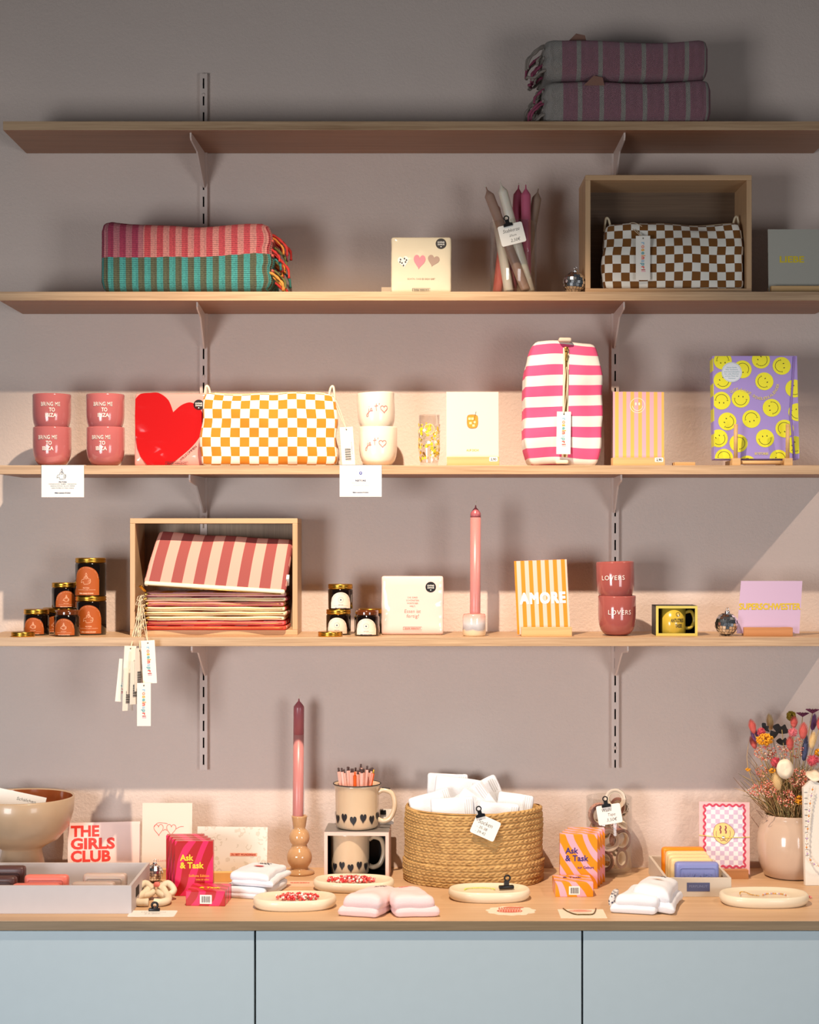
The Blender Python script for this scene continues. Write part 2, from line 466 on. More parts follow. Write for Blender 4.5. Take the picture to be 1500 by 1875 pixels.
# ------------------------------------------------------------------ shelf 1: blankets
def herring(name, cols, period, off=0):
    """wide stripes across x with a fine zig-zag weave"""
    t = NT(name); t.p(Roughness=.95, Sheen_Weight=.2)
    o = t.sep(t.coord('UV')); u = o[0]; v_ = o[1]
    f = t.math('FRACT', t.math('ADD', t.math('DIVIDE', u, period), 20.0+off))
    r = t.new('ShaderNodeValToRGB'); r.color_ramp.interpolation = 'CONSTANT'; e = r.color_ramp.elements
    e[0].position = 0; e[0].color = lin(cols[0][1]); e[1].position = cols[0][0]; e[1].color = lin(cols[1][1])
    for i in range(2, len(cols)):
        x = e.new(cols[i-1][0]); x.color = lin(cols[i][1])
    t.link(f, r.inputs[0])
    brd = t.mix(t.math('LESS_THAN', u, -.131), r.outputs[0], GR)
    tri = t.math('PINGPONG', u, .0085)
    zz = t.math('SINE', t.math('MULTIPLY', t.math('ADD', t.math('MULTIPLY', tri, 1.5), v_), 1500.0))
    n = t.noise(t.coord('UV', (700, 700, 1)), 1.0, 2)
    sh = t.math('ADD', t.math('MULTIPLY', zz, .24), t.math('MULTIPLY_ADD', n, 1.5, -.28))
    hi = t.mix(.35, brd, (225, 205, 200)); lo = t.mix(.25, brd, (60, 40, 50))
    t.base(t.mix(t.math('MINIMUM', t.math('MAXIMUM', sh, 0.0), 1.0), lo, hi)); t.bump(t.math('MULTIPLY_ADD', n, 2.0, zz), .8, .0020)
    return t.m
GR = (186, 178, 166)
def fold_blanket(name, label, w_, d_, h_, mat, loc, edge, rot=(0, 0, 0), seed=0, side=-1, fringe=None, sag=.006, grp=None):
    o = thing(name, label, 'blanket', loc, rot, grp)
    def fn(c):
        x, y, z = c; k = z/h_
        z += sag*nz(x*7+seed, y*6, 3.1)*k*1.6 - sag*.9*k*(1-(2*x/w_)**2)
        y += .004*nz(x*9, z*20, seed+5.)
        if x*side > w_*.42:   # layered end: the folds show
            x += side*(.005*abs(sin(z/h_*pi*3.5+seed))-.002)+side*.003*nz(y*30, z*40, seed)
        return (x, y, z)
    m = MB(); m.gbox(mat, w_, d_, h_, (26, 10, 10), h_*(.24 if h_ < .1 else .15), fn); b = m.build('blanket_body', o)
    m = MB()
    for i in range(3):
        zz = h_*(.30+.22*i)
        m.tube(edge, [(side*(w_/2+.0015), y, zz+.002*sin(y*60+i)) for y in [-d_*.42+d_*.84*k/12 for k in range(13)]], .0028, 6)
    m.build('fold_edge', o)
    if fringe:
        m = MB(); rnd = random.Random(seed)
        for i in range(fringe[1]):
            y = -d_*.45+rnd.random()*d_*.5; z = h_*(.2+.7*rnd.random()); mt = fringe[0][rnd.randrange(len(fringe[0]))]
            L = .018+.022*rnd.random(); pts = [(side*(w_/2-.004), y, z)]
            for k in range(1, 5):
                pts.append((side*(w_/2-.004+L*min(1, k*.32)), y-.003*k*rnd.random(), max(.003, z-L*1.3*(k/4)**1.6)))
            pts = catmull(pts, 3); m.tube(mt, pts, [.0016+.0016*abs(sin(j*.9)) for j in range(len(pts))], 6)
        m.build('fringe', o)
    return o
PKA = (176, 98, 120)
BL = herring('herringbone_pink', [(.79, PKA), (1, GR)], .0435, .13)
EDG = M('wool_edge_grey', (140, 130, 122), .95, bump=.6, bs=500)
FRP = M('wool_fringe_pink', (150, 70, 95), .95); FRG = M('wool_fringe_grey', (140, 128, 118), .95)
for (z, px, lb, sd, hh_, ww) in ((Z1, 1140, 'lower folded herringbone blanket in pink and grey stripes on the top shelf', 1, .0895, .338), (Z1+.0885, 1138, 'upper folded herringbone blanket in pink and grey stripes, stacked on the other', 4, .0850, .331)):
    bo = fold_blanket('folded_blanket', lb, ww, .185, hh_, BL, P(px, 3.392, z), EDG, seed=sd, fringe=([FRP, FRG, FRG], 16), grp=None)
    up = sd == 4
    MB().prism(M('kraft_paper', (140, 100, 84), .8), [(-.020, -.012), (0, .008), (.018, .004), (.022, -.012)], 0, .0008, TR(-.100, -.062, .0905) if up else TR(-.070, -.0925, .0850)).build('paper_label', bo, label='brown paper label corner')
# shelf 2: ribbed blanket
t = NT('ribbed_rug'); t.p(Roughness=.95)
o_ = t.sep(t.coord('UV')); u, v_ = o_[0], o_[1]
f = t.math('FRACT', t.math('ADD', t.math('DIVIDE', u, .0250), 20.3)); isd = t.math('GREATER_THAN', f, .5)
seam = t.math('ADD', t.math('MULTIPLY', t.noise(t.coord('UV', (60, 4, 1)), 1.0, 1), .004), .072)
pinkhalf = t.math('GREATER_THAN', t.math('MULTIPLY_ADD', u, -.03, v_), seam)
n = t.noise(t.coord('UV', (260, 800, 1)), 1.0, 3)
lft = t.math('LESS_THAN', u, -.085)
pinkA = t.mix(lft, (214, 84, 92), (176, 62, 92)); pinkB = t.mix(lft, (226, 148, 140), (196, 120, 128))
cp = t.mix(isd, pinkA, pinkB); cg = t.mix(isd, (78, 166, 160), (98, 102, 78))
c = t.mix(pinkhalf, cg, cp)
rib = t.math('ABSOLUTE', t.math('SINE', t.math('MULTIPLY', u, pi/.0125)))
st = t.math('SINE', t.math('MULTIPLY', v_, 1500.0))
t.base(t.mix(t.math('MINIMUM', t.math('MAXIMUM', t.math('MULTIPLY_ADD', st, -.10, t.math('SUBTRACT', .78, t.math('MULTIPLY', n, 1.25))), 0.0), .6), c, (40, 30, 34)))
t.bump(t.math('MULTIPLY_ADD', st, .25, t.math('ADD', rib, n)), .9, .0025)
fold_blanket('folded_blanket', 'folded ribbed blanket, pink above and turquoise green below, with coloured tassels', .345, .19, .143, t.m, P(351, 3.392, Z2), M('salmon_edge', (206, 96, 84), .9), seed=9, side=1,
    fringe=([M('yarn_red', (196, 50, 44), .9), M('yarn_orange', (220, 140, 60), .9), M('yarn_teal', (60, 130, 120), .9), M('yarn_olive', (110, 110, 60), .9), M('yarn_dusky', (150, 60, 80), .9)], 26), sag=.008)

# ------------------------------------------------------------------ generic paper goods
def block(px, D, z, w_, label, mat=None, d_=.036, h_=.0135, price=None, rz=0, name='card_holder'):
    mat = mat or BIR
    o = thing(name, label, 'card holder', P(px, D, z), (0, 0, rz))
    m = MB(); m.box(mat, -w_/2, w_/2, -d_/2, -.0035, 0, h_); m.box(mat, -w_/2, w_/2, .0035, d_/2, 0, h_); m.box(mat, -w_/2, w_/2, -.0035, .0035, 0, .004)
    m.build('wooden_block', o, .0006)
    if price:
        m = MB(); x = w_/2-.012; m.prism(WHITE, rrect(.017, .009, .002, x, h_*.72), -d_/2-.0004, -d_/2)
        m.text(INK, price, x, h_*.72, .0048, .011, .02, y=-d_/2-.0007); m.build('price_sticker', o)
    return o
def card(px, D, z, w_, h_, label, base, art=None, tilt=6, rz=0, ry=0, th=.0009, name='greeting_card', cat='card', grp=None):
    o = thing(name, label, cat, P(px, D, z), (-radians(tilt), radians(ry), radians(rz)), grp)
    m = MB(); m.box(base, -w_/2, w_/2, 0, th, 0, h_); m.build('paper', o)
    if art:
        for nm, mm in art: mm.build(nm, o)
    return o
PAPER = M('warm_white_paper', (240, 230, 212), .65)
PINKP = M('pale_pink_paper', (246, 216, 206), .6)
REDI = M('red_ink', (226, 52, 34), .55)

def napkins(px, D, z, w_, h_, label, mat, art, rz=0, th=.022, tilt=3, stick=(.042, .052)):
    o = thing('napkin_pack', label, 'napkins', P(px, D, z), (-radians(tilt), 0, radians(rz)))
    def fn(c):
        x, y, zz = c; e = max(abs(x)/(w_/2), abs(zz-h_/2)/(h_/2)); k = 1-max(0, e-.75)*.8
        return (x+.0008*nz(zz*60, y*50, 1), y*k+.0006*nz(x*40, zz*40, px), zz)
    m = MB(); m.gbox(mat, w_, th, h_, (22, 2, 22), .005, fn); m.build('napkin_stack', o)
    for nm, mm in art: mm.build(nm, o)
    if stick:
        m = MB(); x, zz = stick; y = -th/2-.0006; m.disc(M('black_sticker', (20, 18, 20), .4), x, zz, .0108, y)
        m.text(WHITE, 'SCHÖNES', x, zz+.0030, .0030, .014, .02, y=y-.0003); m.text(WHITE, 'ZUHAUSE', x, zz-.0014, .0030, .014, .02, y=y-.0003)
        m.flat(WHITE, heart(.0026, .0026, x, zz-.0065), y-.0003); m.build('round_sticker', o)
    return o
def wrapmat(name, c, rough=.3, coat=.9):
    if name in MATS: return MATS[name]
    t = NT(name); t.p(Roughness=.8, Specular_IOR_Level=.2, Coat_Weight=coat, Coat_Roughness=.09); t.base(c)
    n = t.noise(t.coord('Object', (10, 10, 22), (0, 0, 0), (0, .6, 0)), 1.0, 2, .4)
    b = t.new('ShaderNodeBump'); b.inputs['Strength'].default_value = .7; b.inputs['Distance'].default_value = .020
    t.link(n, b.inputs['Height']); t.link(b.outputs[0], t.b.inputs['Coat Normal'])
    MATS[name] = t.m; return t.m
def framed(m, mat, s_, x, z, w_, h_, y):
    m.line(mat, rect(x-w_/2, x+w_/2, z-h_/2, z+h_/2), .0006, y, closed=False); m.line(mat, [(x-w_/2, z+h_/2), (x-w_/2, z-h_/2)], .0006, y)
    m.text(mat, s_, x, z, h_*.48, w_*.88, .015, y=y)

# shelf 2
y = -.0116
a = MB(); a.prism(M('spotted_heart', (232, 226, 216), .5), heart(.022, .024, -.036, .062, rot=.15), y, y+.0004)
for (dx, dz) in ((-.006, .005), (.002, .007), (-.003, -.002), (.004, .0), (0, -.007), (.006, .004), (-.007, .0)): a.disc(INK, -.036+dx, .0625+dz, .0016, y-.0002, 10, rz=.002)
a.flat(M('pink_heart_print', (226, 130, 140), .5), heart(.024, .030, -.004, .062, rot=-.1), y)
a.flat(M('brown_heart_print', (170, 140, 122), .5), heart(.024, .024, .024, .064, rot=-.25), y)
a2 = MB(); a2.text(M('taupe_ink', (150, 120, 100), .6), 'SCHÖN, DASS ES DICH GIBT', 0, .028, .0032, .056, .01, y=y); framed(a2, INK, 'GRAFIK WERKSTATT', 0, .006, .036, .0055, y)
napkins(771.5, 3.325, Z2, .122, .1145, 'cream napkin pack with three small hearts and a round black sticker', wrapmat('cream_wrap', (222, 208, 180)), [('heart_print', a), ('lettering', a2)], stick=(.040, .100))
block(712, 3.40, Z2, .03, 'small pale wooden block half hidden behind the cream napkin pack', M('pale_wood', (206, 186, 160), .6), h_=.022)

# vase of tapers
VX = 940
VG = thin_glass('clear_glass', (.985, .985, .98, 1), .25)
v_ = thing('glass_vase', 'clear cylindrical glass vase full of taper candles', 'vase', P(VX, 3.36, Z2))
m = MB(); R_ = .0480; m.lathe(VG, [(0, .0), (R_-.002, .0), (R_, .002), (R_, .1490), (R_-.001, .150), (R_-.002, .149), (R_-.002, .006), (0, .006)], 40); m.build('glass_body', v_)
TP = {}
def taper(name, cols, label, px, D, z, L, r, rot=(0, 0, 0), grp=None, dipped=None):
    o = thing(name, label, 'candle', P(px, D, z), rot, grp)
    m = MB(); k = dipped if dipped else None
    body = [(0, 0), (r*.9, 0), (r, .003)]
    if k:
        m.lathe(cols[0], body+[(r, L*k)], 24); m.lathe(cols[1], [(r, L*k), (r, L-.012), (r*.97, L-.008), (r*.5, L-.001), (r*.16, L+.003), (r*.1, L+.008), (0, L+.0085)], 24)
    else: m.lathe(cols[0], body+[(r, L-.012), (r*.97, L-.008), (r*.5, L-.001), (r*.16, L+.004), (r*.1, L+.012), (0, L+.0125)], 24)
    m.build('wax_body', o)
    m = MB(); m.tube(M('candle_wick', (235, 225, 205), .8), [(0, 0, L+.006), (.0005, 0, L+.012), (.0022, 0, L+.0165)], .0007, 6); m.build('wick', o); return o
WAXB = M('wax_mocha', (178, 144, 126), .35, sss=.15); WAXW = M('wax_cream', (240, 228, 208), .35, sss=.2); WAXP = M('wax_berry', (200, 98, 126), .32, sss=.15)
WAXT = M('wax_taupe', (152, 126, 108), .35, sss=.15); WAXS = M('wax_tan', (196, 156, 118), .35, sss=.2); WAXR = M('wax_salmon', (222, 110, 100), .35, sss=.2)
def aim(px0, D0, z0, px1, D1, z1):
    a_ = Vector(P(px0, D0, z0)); b_ = Vector(P(px1, D1, z1)); d = b_-a_
    return d.to_track_quat('Z', 'Y').to_euler(), d.length
for (p0, D0, p1, D1, top, mt, lb) in (
    (963, 3.340, 890, 3.375, 2.277, WAXB, 'mocha brown taper candle leaning left, the tallest at the left of the vase'),
    (971, 3.358, 916, 3.350, 2.282, WAXW, 'white taper candle with a pointed tip leaning left in the vase'),
    (937, 3.392, 950, 3.394, 2.285, WAXP, 'berry pink taper candle, the rear one of the two standing upright in the vase'),
    (964, 3.382, 963, 3.372, 2.281, WAXP, 'berry pink taper candle, the front one of the two standing upright in the vase'),
    (952, 3.396, 986, 3.392, 2.277, WAXT, 'dark taupe taper candle leaning to the right in the vase'),
    (932, 3.356, 905, 3.392, 2.255, WAXW, 'cream taper candle behind the mocha one at the left of the vase'),
    (911, 3.370, 925, 3.385, 2.200, WAXR, 'salmon pink taper candle standing low at the left inside the vase')):
    r_, L_ = aim(p0, D0, Z2+.008, p1, D1, top)
    taper('taper_candle', (mt,), lb, p0, D0, Z2+.0085, L_-.012, .0100, r_)
def sign(px, D, z, w_, h_, lines, label, rz=0, tiltx=4, clip_at=(0, 0), name='price_sign', flatlay=False, kc=1.0, crot=0):
    rot = (radians(-tiltx), radians(rz), 0) if not flatlay else (radians(-90), 0, radians(rz))
    o = thing(name, label, 'sign', P(px, D, z), rot)
    m = MB(); m.prism(WHITE, rrect(w_, h_, .004), 0, .0006); m.build('card', o)
    m = MB()
    for (s_, x, zz, h, ww, sh) in lines: m.text(INK, s_, x, zz, h, ww, -.012, sh)
    if lines: m.build('handwriting', o)
    m = MB(); T = TR(clip_at[0], 0, clip_at[1]) @ RY(crot) @ SCL(kc, kc, kc)
    m.prism(CLIPK, [(-.0095, -.0045), (.0095, -.0045), (.0095, .0005), (.004, .0025), (.004, .009), (-.004, .009), (-.004, .0025), (-.0095, .0005)], -.0035, .0045, T)
    m.tube(CLIPK, [(.0048*cos(a), -.0005, .0125+.0048*sin(a)) for a in [2*pi*k/14 for k in range(14)]], .0014, 6, T, closed=True)
    m.build('binder_clip', o, .0003)
    return o
sign(937.5, 3.300, Z2+.1165, .0505, .042, [('Stabkerze', 0, .0085, .0072, .034, .28), ('25cm', .001, -.0025, .0045, .014, .2), ('2,50€', .004, -.0125, .0062, .019, .2)], 'white handwritten price sign clipped to the rim of the candle vase', rz=-14, clip_at=(-.003, .0215))
# disco balls
SILV = M('mirror_silver', (245, 245, 246), .16, 1.0); SILG = M('mirror_grout', (96, 96, 100), .35, .8)
def disco(px, D, z, r, label):
    o = thing('disco_ball', label, 'disco ball', P(px, D, z), (0, .08, .3))
    m = MB(); m.lathe(SILG, [(0, 0)]+[(r*.965*sin(pi*k/12), r-r*.965*cos(pi*k/12)) for k in range(1, 12)]+[(0, 2*r*.98)], 24)
    rnd = random.Random(3); rows = 11; n = 22
    for i in range(rows):
        a0 = pi*(i+.06)/rows; a1 = pi*(i+.94)/rows; c = max(6, int(n*sin((a0+a1)/2)))
        for j in range(c):
            b0 = 2*pi*(j+.06)/c; b1 = 2*pi*(j+.94)/c; e = r*(1+.004*rnd.random())
            k = [r*.02*(rnd.random()-.5) for _ in range(2)]
            q = [(sin(a)*cos(b), sin(a)*sin(b), -cos(a)) for (a, b) in ((a0, b0), (a0, b1), (a1, b1), (a1, b0))]
            cc = sum((Vector(x) for x in q), Vector())/4; nn = (cc.normalized()+Vector((rnd.uniform(-.16, .16) for _ in range(3)))).normalized()
            vs = [Vector(x)*e for x in q]; c0 = cc*e
            vs = [v-nn*((v-c0).dot(nn))+Vector((0, 0, r)) for v in vs]
            m.add(vs, [(0, 1, 2, 3)], SILV)
    m.build('mirror_sphere', o)
    m = MB(); m.lathe(SILV, [(0, 2*r-.003), (.0055, 2*r-.003), (.0055, 2*r+.003), (.003, 2*r+.0045), (0, 2*r+.005)], 16)
    m.tube(SILV, [(.003*cos(a), 0, 2*r+.007+.003*sin(a)) for a in [2*pi*k/12 for k in range(12)]], .0006, 6, closed=True); m.build('hanging_cap', o)
    return o
disco(1050.5, 3.335, Z2, .0232, 'small mirrored disco ball on the second shelf, left of the dark crate')
disco(1329, 3.345, Z4, .0236, 'small mirrored disco ball on the lowest shelf, beside the yellow mug box')
disco(281, 3.350, ZC, .0185, 'small mirrored disco ball on the counter, behind the knotted rope strap')

def crate(px, D, z, w_, h_, d_, label, inner):
    o = thing('wooden_crate', label, 'crate', P(px, D, z)); t_ = .0105; PW = wood('pine_crate', (220, 180, 138), (188, 146, 104), 0); PV = wood('pine_crate_side', (214, 176, 134), (184, 142, 102), 2)
    m = MB(); m.box(PW, -w_/2, w_/2, 0, d_, h_-t_, h_); m.build('top_board', o, .0008)
    m = MB(); m.box(PW, -w_/2, w_/2, 0, d_, 0, t_); m.build('bottom_board', o, .0008)
    for s_ in (-1, 1):
        m = MB(); m.box(PV, s_*(w_/2)-(t_ if s_ > 0 else 0), s_*(w_/2)+(0 if s_ > 0 else t_), 0, d_, t_, h_-t_); m.build('side_board', o, .0008)
    m = MB(); m.box(inner, -w_/2+t_, w_/2-t_, d_-.006, d_-.001, t_, h_-t_); m.build('back_panel', o)
    return o
WAL = wood('crate_back_walnut', (122, 98, 76), (84, 64, 48), 0); WAL2 = wood('crate_back_grey', (170, 142, 114), (120, 96, 74), 2)
crate(1224.5, 3.322, Z2, .3375, .2405, .128, 'open wooden crate on the second shelf with the brown checked pouch inside', WAL)
crate(391.5, 3.367, Z4, .3445, .2400, .128, 'open pale pine crate on the lowest shelf holding the pile of pouches', WAL2)

# price tags with the coloured vertical lettering
RC = [(150, 190, 214), (240, 150, 120), (246, 170, 40), (110, 176, 176), (240, 150, 50), (226, 70, 40), (170, 196, 214), (110, 170, 176), (226, 60, 50), (190, 60, 60), (240, 170, 180)]
RM = [M('tag_ink_%d' % i, c_, .6) for i, c_ in enumerate(RC)]
def tag_art(m, w_, h_, y, reverse=False):
    s_ = 'roseinapril'; L = h_*.68; unit = []
    tot = 0
    for ch in s_:
        _, _, x0, x1 = glyphs(ch, .035); wd = (x1-x0)+.09; unit.append((x0, x1, wd)); tot += wd
    k = L/tot; z = h_*.5-h_*.14; fh = w_*.34
    for i, ch in enumerate(s_):
        x0, x1, wd = unit[i]; vs, fs, _, _ = glyphs(ch, .035)
        out = []
        for (a_, b_, _) in vs:
            u_ = (a_-x0)*k+.045*k; out.append(((b_-.27)*fh*1.15, y, z-u_))
        m.add(out, fs, RM[i]); z -= wd*k
def price_tag(parent, x, y, z, w_=.028, h_=.086, rot=0, back=False, string=None, tilt=0, yaw=0):
    m = MB(); T = TR(x, y, z) @ RZ(yaw) @ RX(-tilt) @ RY(rot)
    m.prism(M('tag_card', (242, 234, 222), .6), rect(-w_/2, w_/2, -h_/2, h_/2), 0, .0006, T)
    if back: 
        for i in range(16): m.box(INK, -.006, .006, -.0004, -.0001, -h_*.05-i*.0016, -h_*.05-i*.0016+(.0005+.0005*((i*7) % 3)*.5), T)
        m.box(INK, .0085, .0092, -.0004, -.0001, -h_*.2, h_*.12, T)
    else:
        a_ = MB(); tag_art(a_, w_, h_, -.0004)
        vs = a_.v
        base = len(m.v); m.v += [tuple(T @ Vector(v)) for v in vs]
        for f_, k_ in zip(a_.f, a_.m): m.f.append(tuple(base+j for j in f_)); m.m.append(m.mi(a_.mats[k_])); m.s.append(False); m.u.append(None)
    m.disc(DARK, 0, h_/2-.005, .0015, -.0005, 10, T)
    o = m.build('price_tag', parent)
    if string:
        top = T @ Vector((0, -.001, h_/2-.005)); mm = MB()
        for dx in (-.0012, .0012):
            pts = [Vector(string)+Vector((dx, 0, 0)), (Vector(string)+top)/2+Vector((dx*2, -.002, .001)), top]
            mm.tube(M('tag_string', (226, 206, 176), .8), catmull(pts, 5), .0007, 5)
        mm.build('string', parent)
    return o

def boxy_pouch(name, label, w_, h_, d_, mat, loc, seed=0, rot=(0, 0, 0), loops=True, wedge=.45):
    o = thing(name, label, 'pouch', loc, rot)
    def fn(c):
        x, y, z = c; k = z/h_
        y *= 1-wedge*k*k; e = abs(2*x/w_)
        x *= 1-.035*k+.02*sin(k*pi)
        if k > .9: z -= .010*(1-min(1, abs(abs(2*x/w_)-.0)))*0+.008*max(0, nz(x*9+seed, 1, 1)+.2)
        f_ = 1-max(0, (e-.85))*2
        y += .010*nz(x*15+seed, z*19, 2.2)*f_-.008*sin(k*pi)*(1 if y < 0 else -1)*(1-e*e)
        x += .006*nz(y*20, z*22, seed)*(e > .5); z += .003*nz(x*16, seed, y*8)*k
        return (x, y, z)
    m = MB(); m.gbox(mat, w_, d_, h_, (34, 12, 18), .012, fn); m.build('pouch_body', o)
    m = MB(); zt = h_-.0005
    m.gbox(CREAM, w_*.90, .016, .003, (24, 1, 1), .001, lambda c: (c[0], c[1], c[2]+.0-.008*max(0, nz(c[0]*9+seed, 1, 1)+.2)), TR(0, 0, zt)); m.build('zip_tape', o)
    m = MB(); m.gbox(BRASS, w_*.88, .003, .002, (24, 1, 1), 0, lambda c: (c[0], c[1], c[2]-.008*max(0, nz(c[0]*9+seed, 1, 1)+.2)), TR(0, 0, zt+.0025)); m.build('zip_teeth', o)
    if loops:
        for s_ in (-1, 1):
            m = MB(); pts = [(s_*w_*.44, 0, h_-.004), (s_*w_*.455, 0, h_+.013), (s_*w_*.475, 0, h_+.014), (s_*w_*.485, 0, h_-.012)]
            m.tube(CREAM, catmull(pts, 5), .0024, 6, SCL(1, 1, 1)); m.build('end_loop', o)
    return o
BRC = checker('brown_check', (236, 230, 218), (122, 74, 16), .0176)
b = boxy_pouch('checked_pouch', 'brown and white checked pouch sitting in the dark crate on the second shelf', .285, .140, .095, BRC, P(1230, 3.385, Z2+.0108), 3, (0, 0, radians(-3)))
price_tag(b, -.0635, -.0540, .0635, .029, .090, string=(-.092, -.012, .142))
MB().tube(M('tag_string', (0, 0, 0)), catmull([(-.092, -.012, .141), (-.080, -.035, .139), (-.0655, -.052, .128)], 5), .0008, 5).build('string', b)
YEC = checker('yellow_check', (234, 226, 210), (198, 120, 8), .0193)
b = boxy_pouch('checked_pouch', 'mustard yellow and white checked pouch on the third shelf', .276, .150, .095, YEC, P(494, 3.370, Z3), 11, (0, 0, radians(2)))
price_tag(b, .1600, -.034, .040, .027, .080, rot=radians(-4), back=True, string=(.128, -.01, .150), yaw=.2)

card(1465, 3.345, Z2+.004, .128, .132, 'grey card with yellow block lettering at the right end of the second shelf', M('grey_felt_card', (178, 174, 162), .9, bump=.3, bs=700),
     [('lettering', MB().text(M('yellow_ink', (226, 200, 40), .6), 'LIEBE', -.0155, .070, .0125, .050, .03))], name='greeting_card', tilt=3)
block(1462, 3.345, Z2, .118, 'wooden block holding the grey card at the right end of the second shelf', BIR, h_=.0165)
# ------------------------------------------------------------------ shelf 3: mugs
def cyl_warp(R, zoff=0, eps=.0004, x0=0, rf=None):
    def f(v):
        x, y, z = v; a = (x+x0)/R; r = (rf(z) if rf else R)+eps-y*0
        return (r*sin(a), -r*cos(a), z)
    return f
def glaze(name, c, rough=.12, var=.03): return M(name, c, rough, var=var, vs=30, coat=.35)
def cup_profile(R, H, rb):
    return [(0, 0), (rb*.8, 0), (rb, .0010), (R*.73, H*.055), (R*.87, H*.15), (R*.95, H*.27), (R*.988, H*.40), (R, H*.54), (R*1.0, H*.97), (R-.0010, H), (R-.0026, H-.0006), (R-.0034, H-.004), (R-.0036, H*.5), (R*.82, H*.22), (R*.5, H*.1), (0, H*.08)]
def prof_r(prof):
    pr = [p for p in prof if p[0] > 0][:9]
    def f(z):
        for (r0, z0), (r1, z1) in zip(pr, pr[1:]):
            if z0 <= z <= z1 and z1 > z0: return r0+(r1-r0)*(z-z0)/(z1-z0)
        return pr[-1][0]
    return f
def cup(label, mat, R, H, rb, loc, art, rz=0, grp=None, inner=None, tilt=(0, 0)):
    o = thing('ceramic_cup', label, 'cup', loc, (tilt[0], tilt[1], rz), grp)
    pr = cup_profile(R, H, rb); m = MB(); m.lathe(mat, pr, 48); m.build('cup_body', o)
    if art:
        m = MB(); art(m, cyl_warp(R, eps=.0009, rf=prof_r(pr))); m.build('lettering', o)
    return o
ROSE = glaze('rose_glaze', (180, 100, 100)); PRT = M('cup_print_white', (248, 232, 222), .5)
def ibiza(m, wp):
    m.text(PRT, 'BRING ME', 0, .058, .0078, .0390, .016, y=0, warp=wp)
    m.text(PRT, 'TO', .003, .0465, .0078, .0115, .016, y=0, warp=wp)
    m.text(PRT, 'IBIZA', .001, .0355, .0078, .0225, .016, y=0, warp=wp)
for (px, k, ry, lb) in ((95.5, 0, 8, 'rose pink cup lettered BRING ME TO IBIZA, the lower one of the far left stack'), (95, 1, 12, 'rose pink cup lettered BRING ME TO IBIZA, the upper one of the far left stack'), (193.5, 0, 0, 'rose pink cup lettered BRING ME TO IBIZA, lower one of the stack by the heart'), (193, 1, 3, 'rose pink cup lettered BRING ME TO IBIZA, upper one of the stack by the heart')):
    cup(lb, ROSE, .0389, .0800, .021, P(px, 3.353, Z3+.0672*k), ibiza, radians(-2 if k == 0 else 8) if px < 100 else radians(-4 if k == 0 else 3), tilt=(0, 0))
CREAMG = glaze('cream_glaze', (240, 222, 200), .25)
JT = M('cup_print_pink', (222, 120, 120), .5)
def jet(m, wp):
    S = lambda pts: m.line(JT, catmull(pts, 5), .0012, 0, warp=wp)
    S([(-.0185, .0475), (-.0195, .0400), (-.0215, .0325), (-.0245, .0330), (-.0225, .0375), (-.0165, .0425)]); S([(-.0180, .0510), (-.0176, .0518)])
    S([(-.0165, .0425), (-.0125, .0445), (-.0130, .0480), (-.0155, .0455), (-.0140, .0420), (-.0105, .0435)])
    S([(-.0030, .0570), (-.0036, .0490), (-.0034, .0425)]); S([(-.0066, .0520), (.0002, .0528)]); S([(.0034, .0575), (.0026, .0550)])
    m.line(JT, heart(.0150, .0145, .0125, .0450), .0011, 0, warp=wp, closed=True)
cup("cream white cup lettered je t' and a heart, the lower one of its stack", CREAMG, .0392, .0815, .021, P(692.5, 3.365, Z3), jet, radians(-4))
cup("cream white cup lettered je t' and a heart, tipped slightly on top of the other", CREAMG, .0385, .0815, .021, P(690.5, 3.365, Z3+.0700), jet, radians(7), tilt=(0, radians(-2.5)))

# red heart napkins
y = -.0116; HR = wrapmat('red_heart_print', (176, 2, 8), coat=.35); hp = [((px_-314.5)*.00112, (852-py_)*.00112) for px_, py_ in catmull([(248.5, 729), (258, 719.5), (275, 717.5), (292, 718), (309, 731), (318, 753)], 5)+catmull([(319, 752), (333, 740), (349, 735), (362, 742), (372, 756), (376, 776), (366, 799), (347, 822), (312, 850)], 5)+[(271, 850), (259, 835), (253, 819), (249, 795), (248, 760)]]
a = MB(); a.flat(HR, hp, y)
a2 = MB(); a2.text(INK, 'WILLKOMMEN', .035, .0265, .0048, .044, .0, rot=.72, y=y-.0003); framed(a2, INK, 'GRAFIK WERKSTATT', .012, .0055, .046, .0065, y-.0003)
napkins(314.5, 3.36, Z3, .1500, .1500, 'pink napkin pack with a big red heart, half behind the yellow checked pouch', wrapmat('pink_wrap', (236, 150, 140)), [('heart_print', a), ('lettering', a2)], rz=0, stick=(.056, .126))

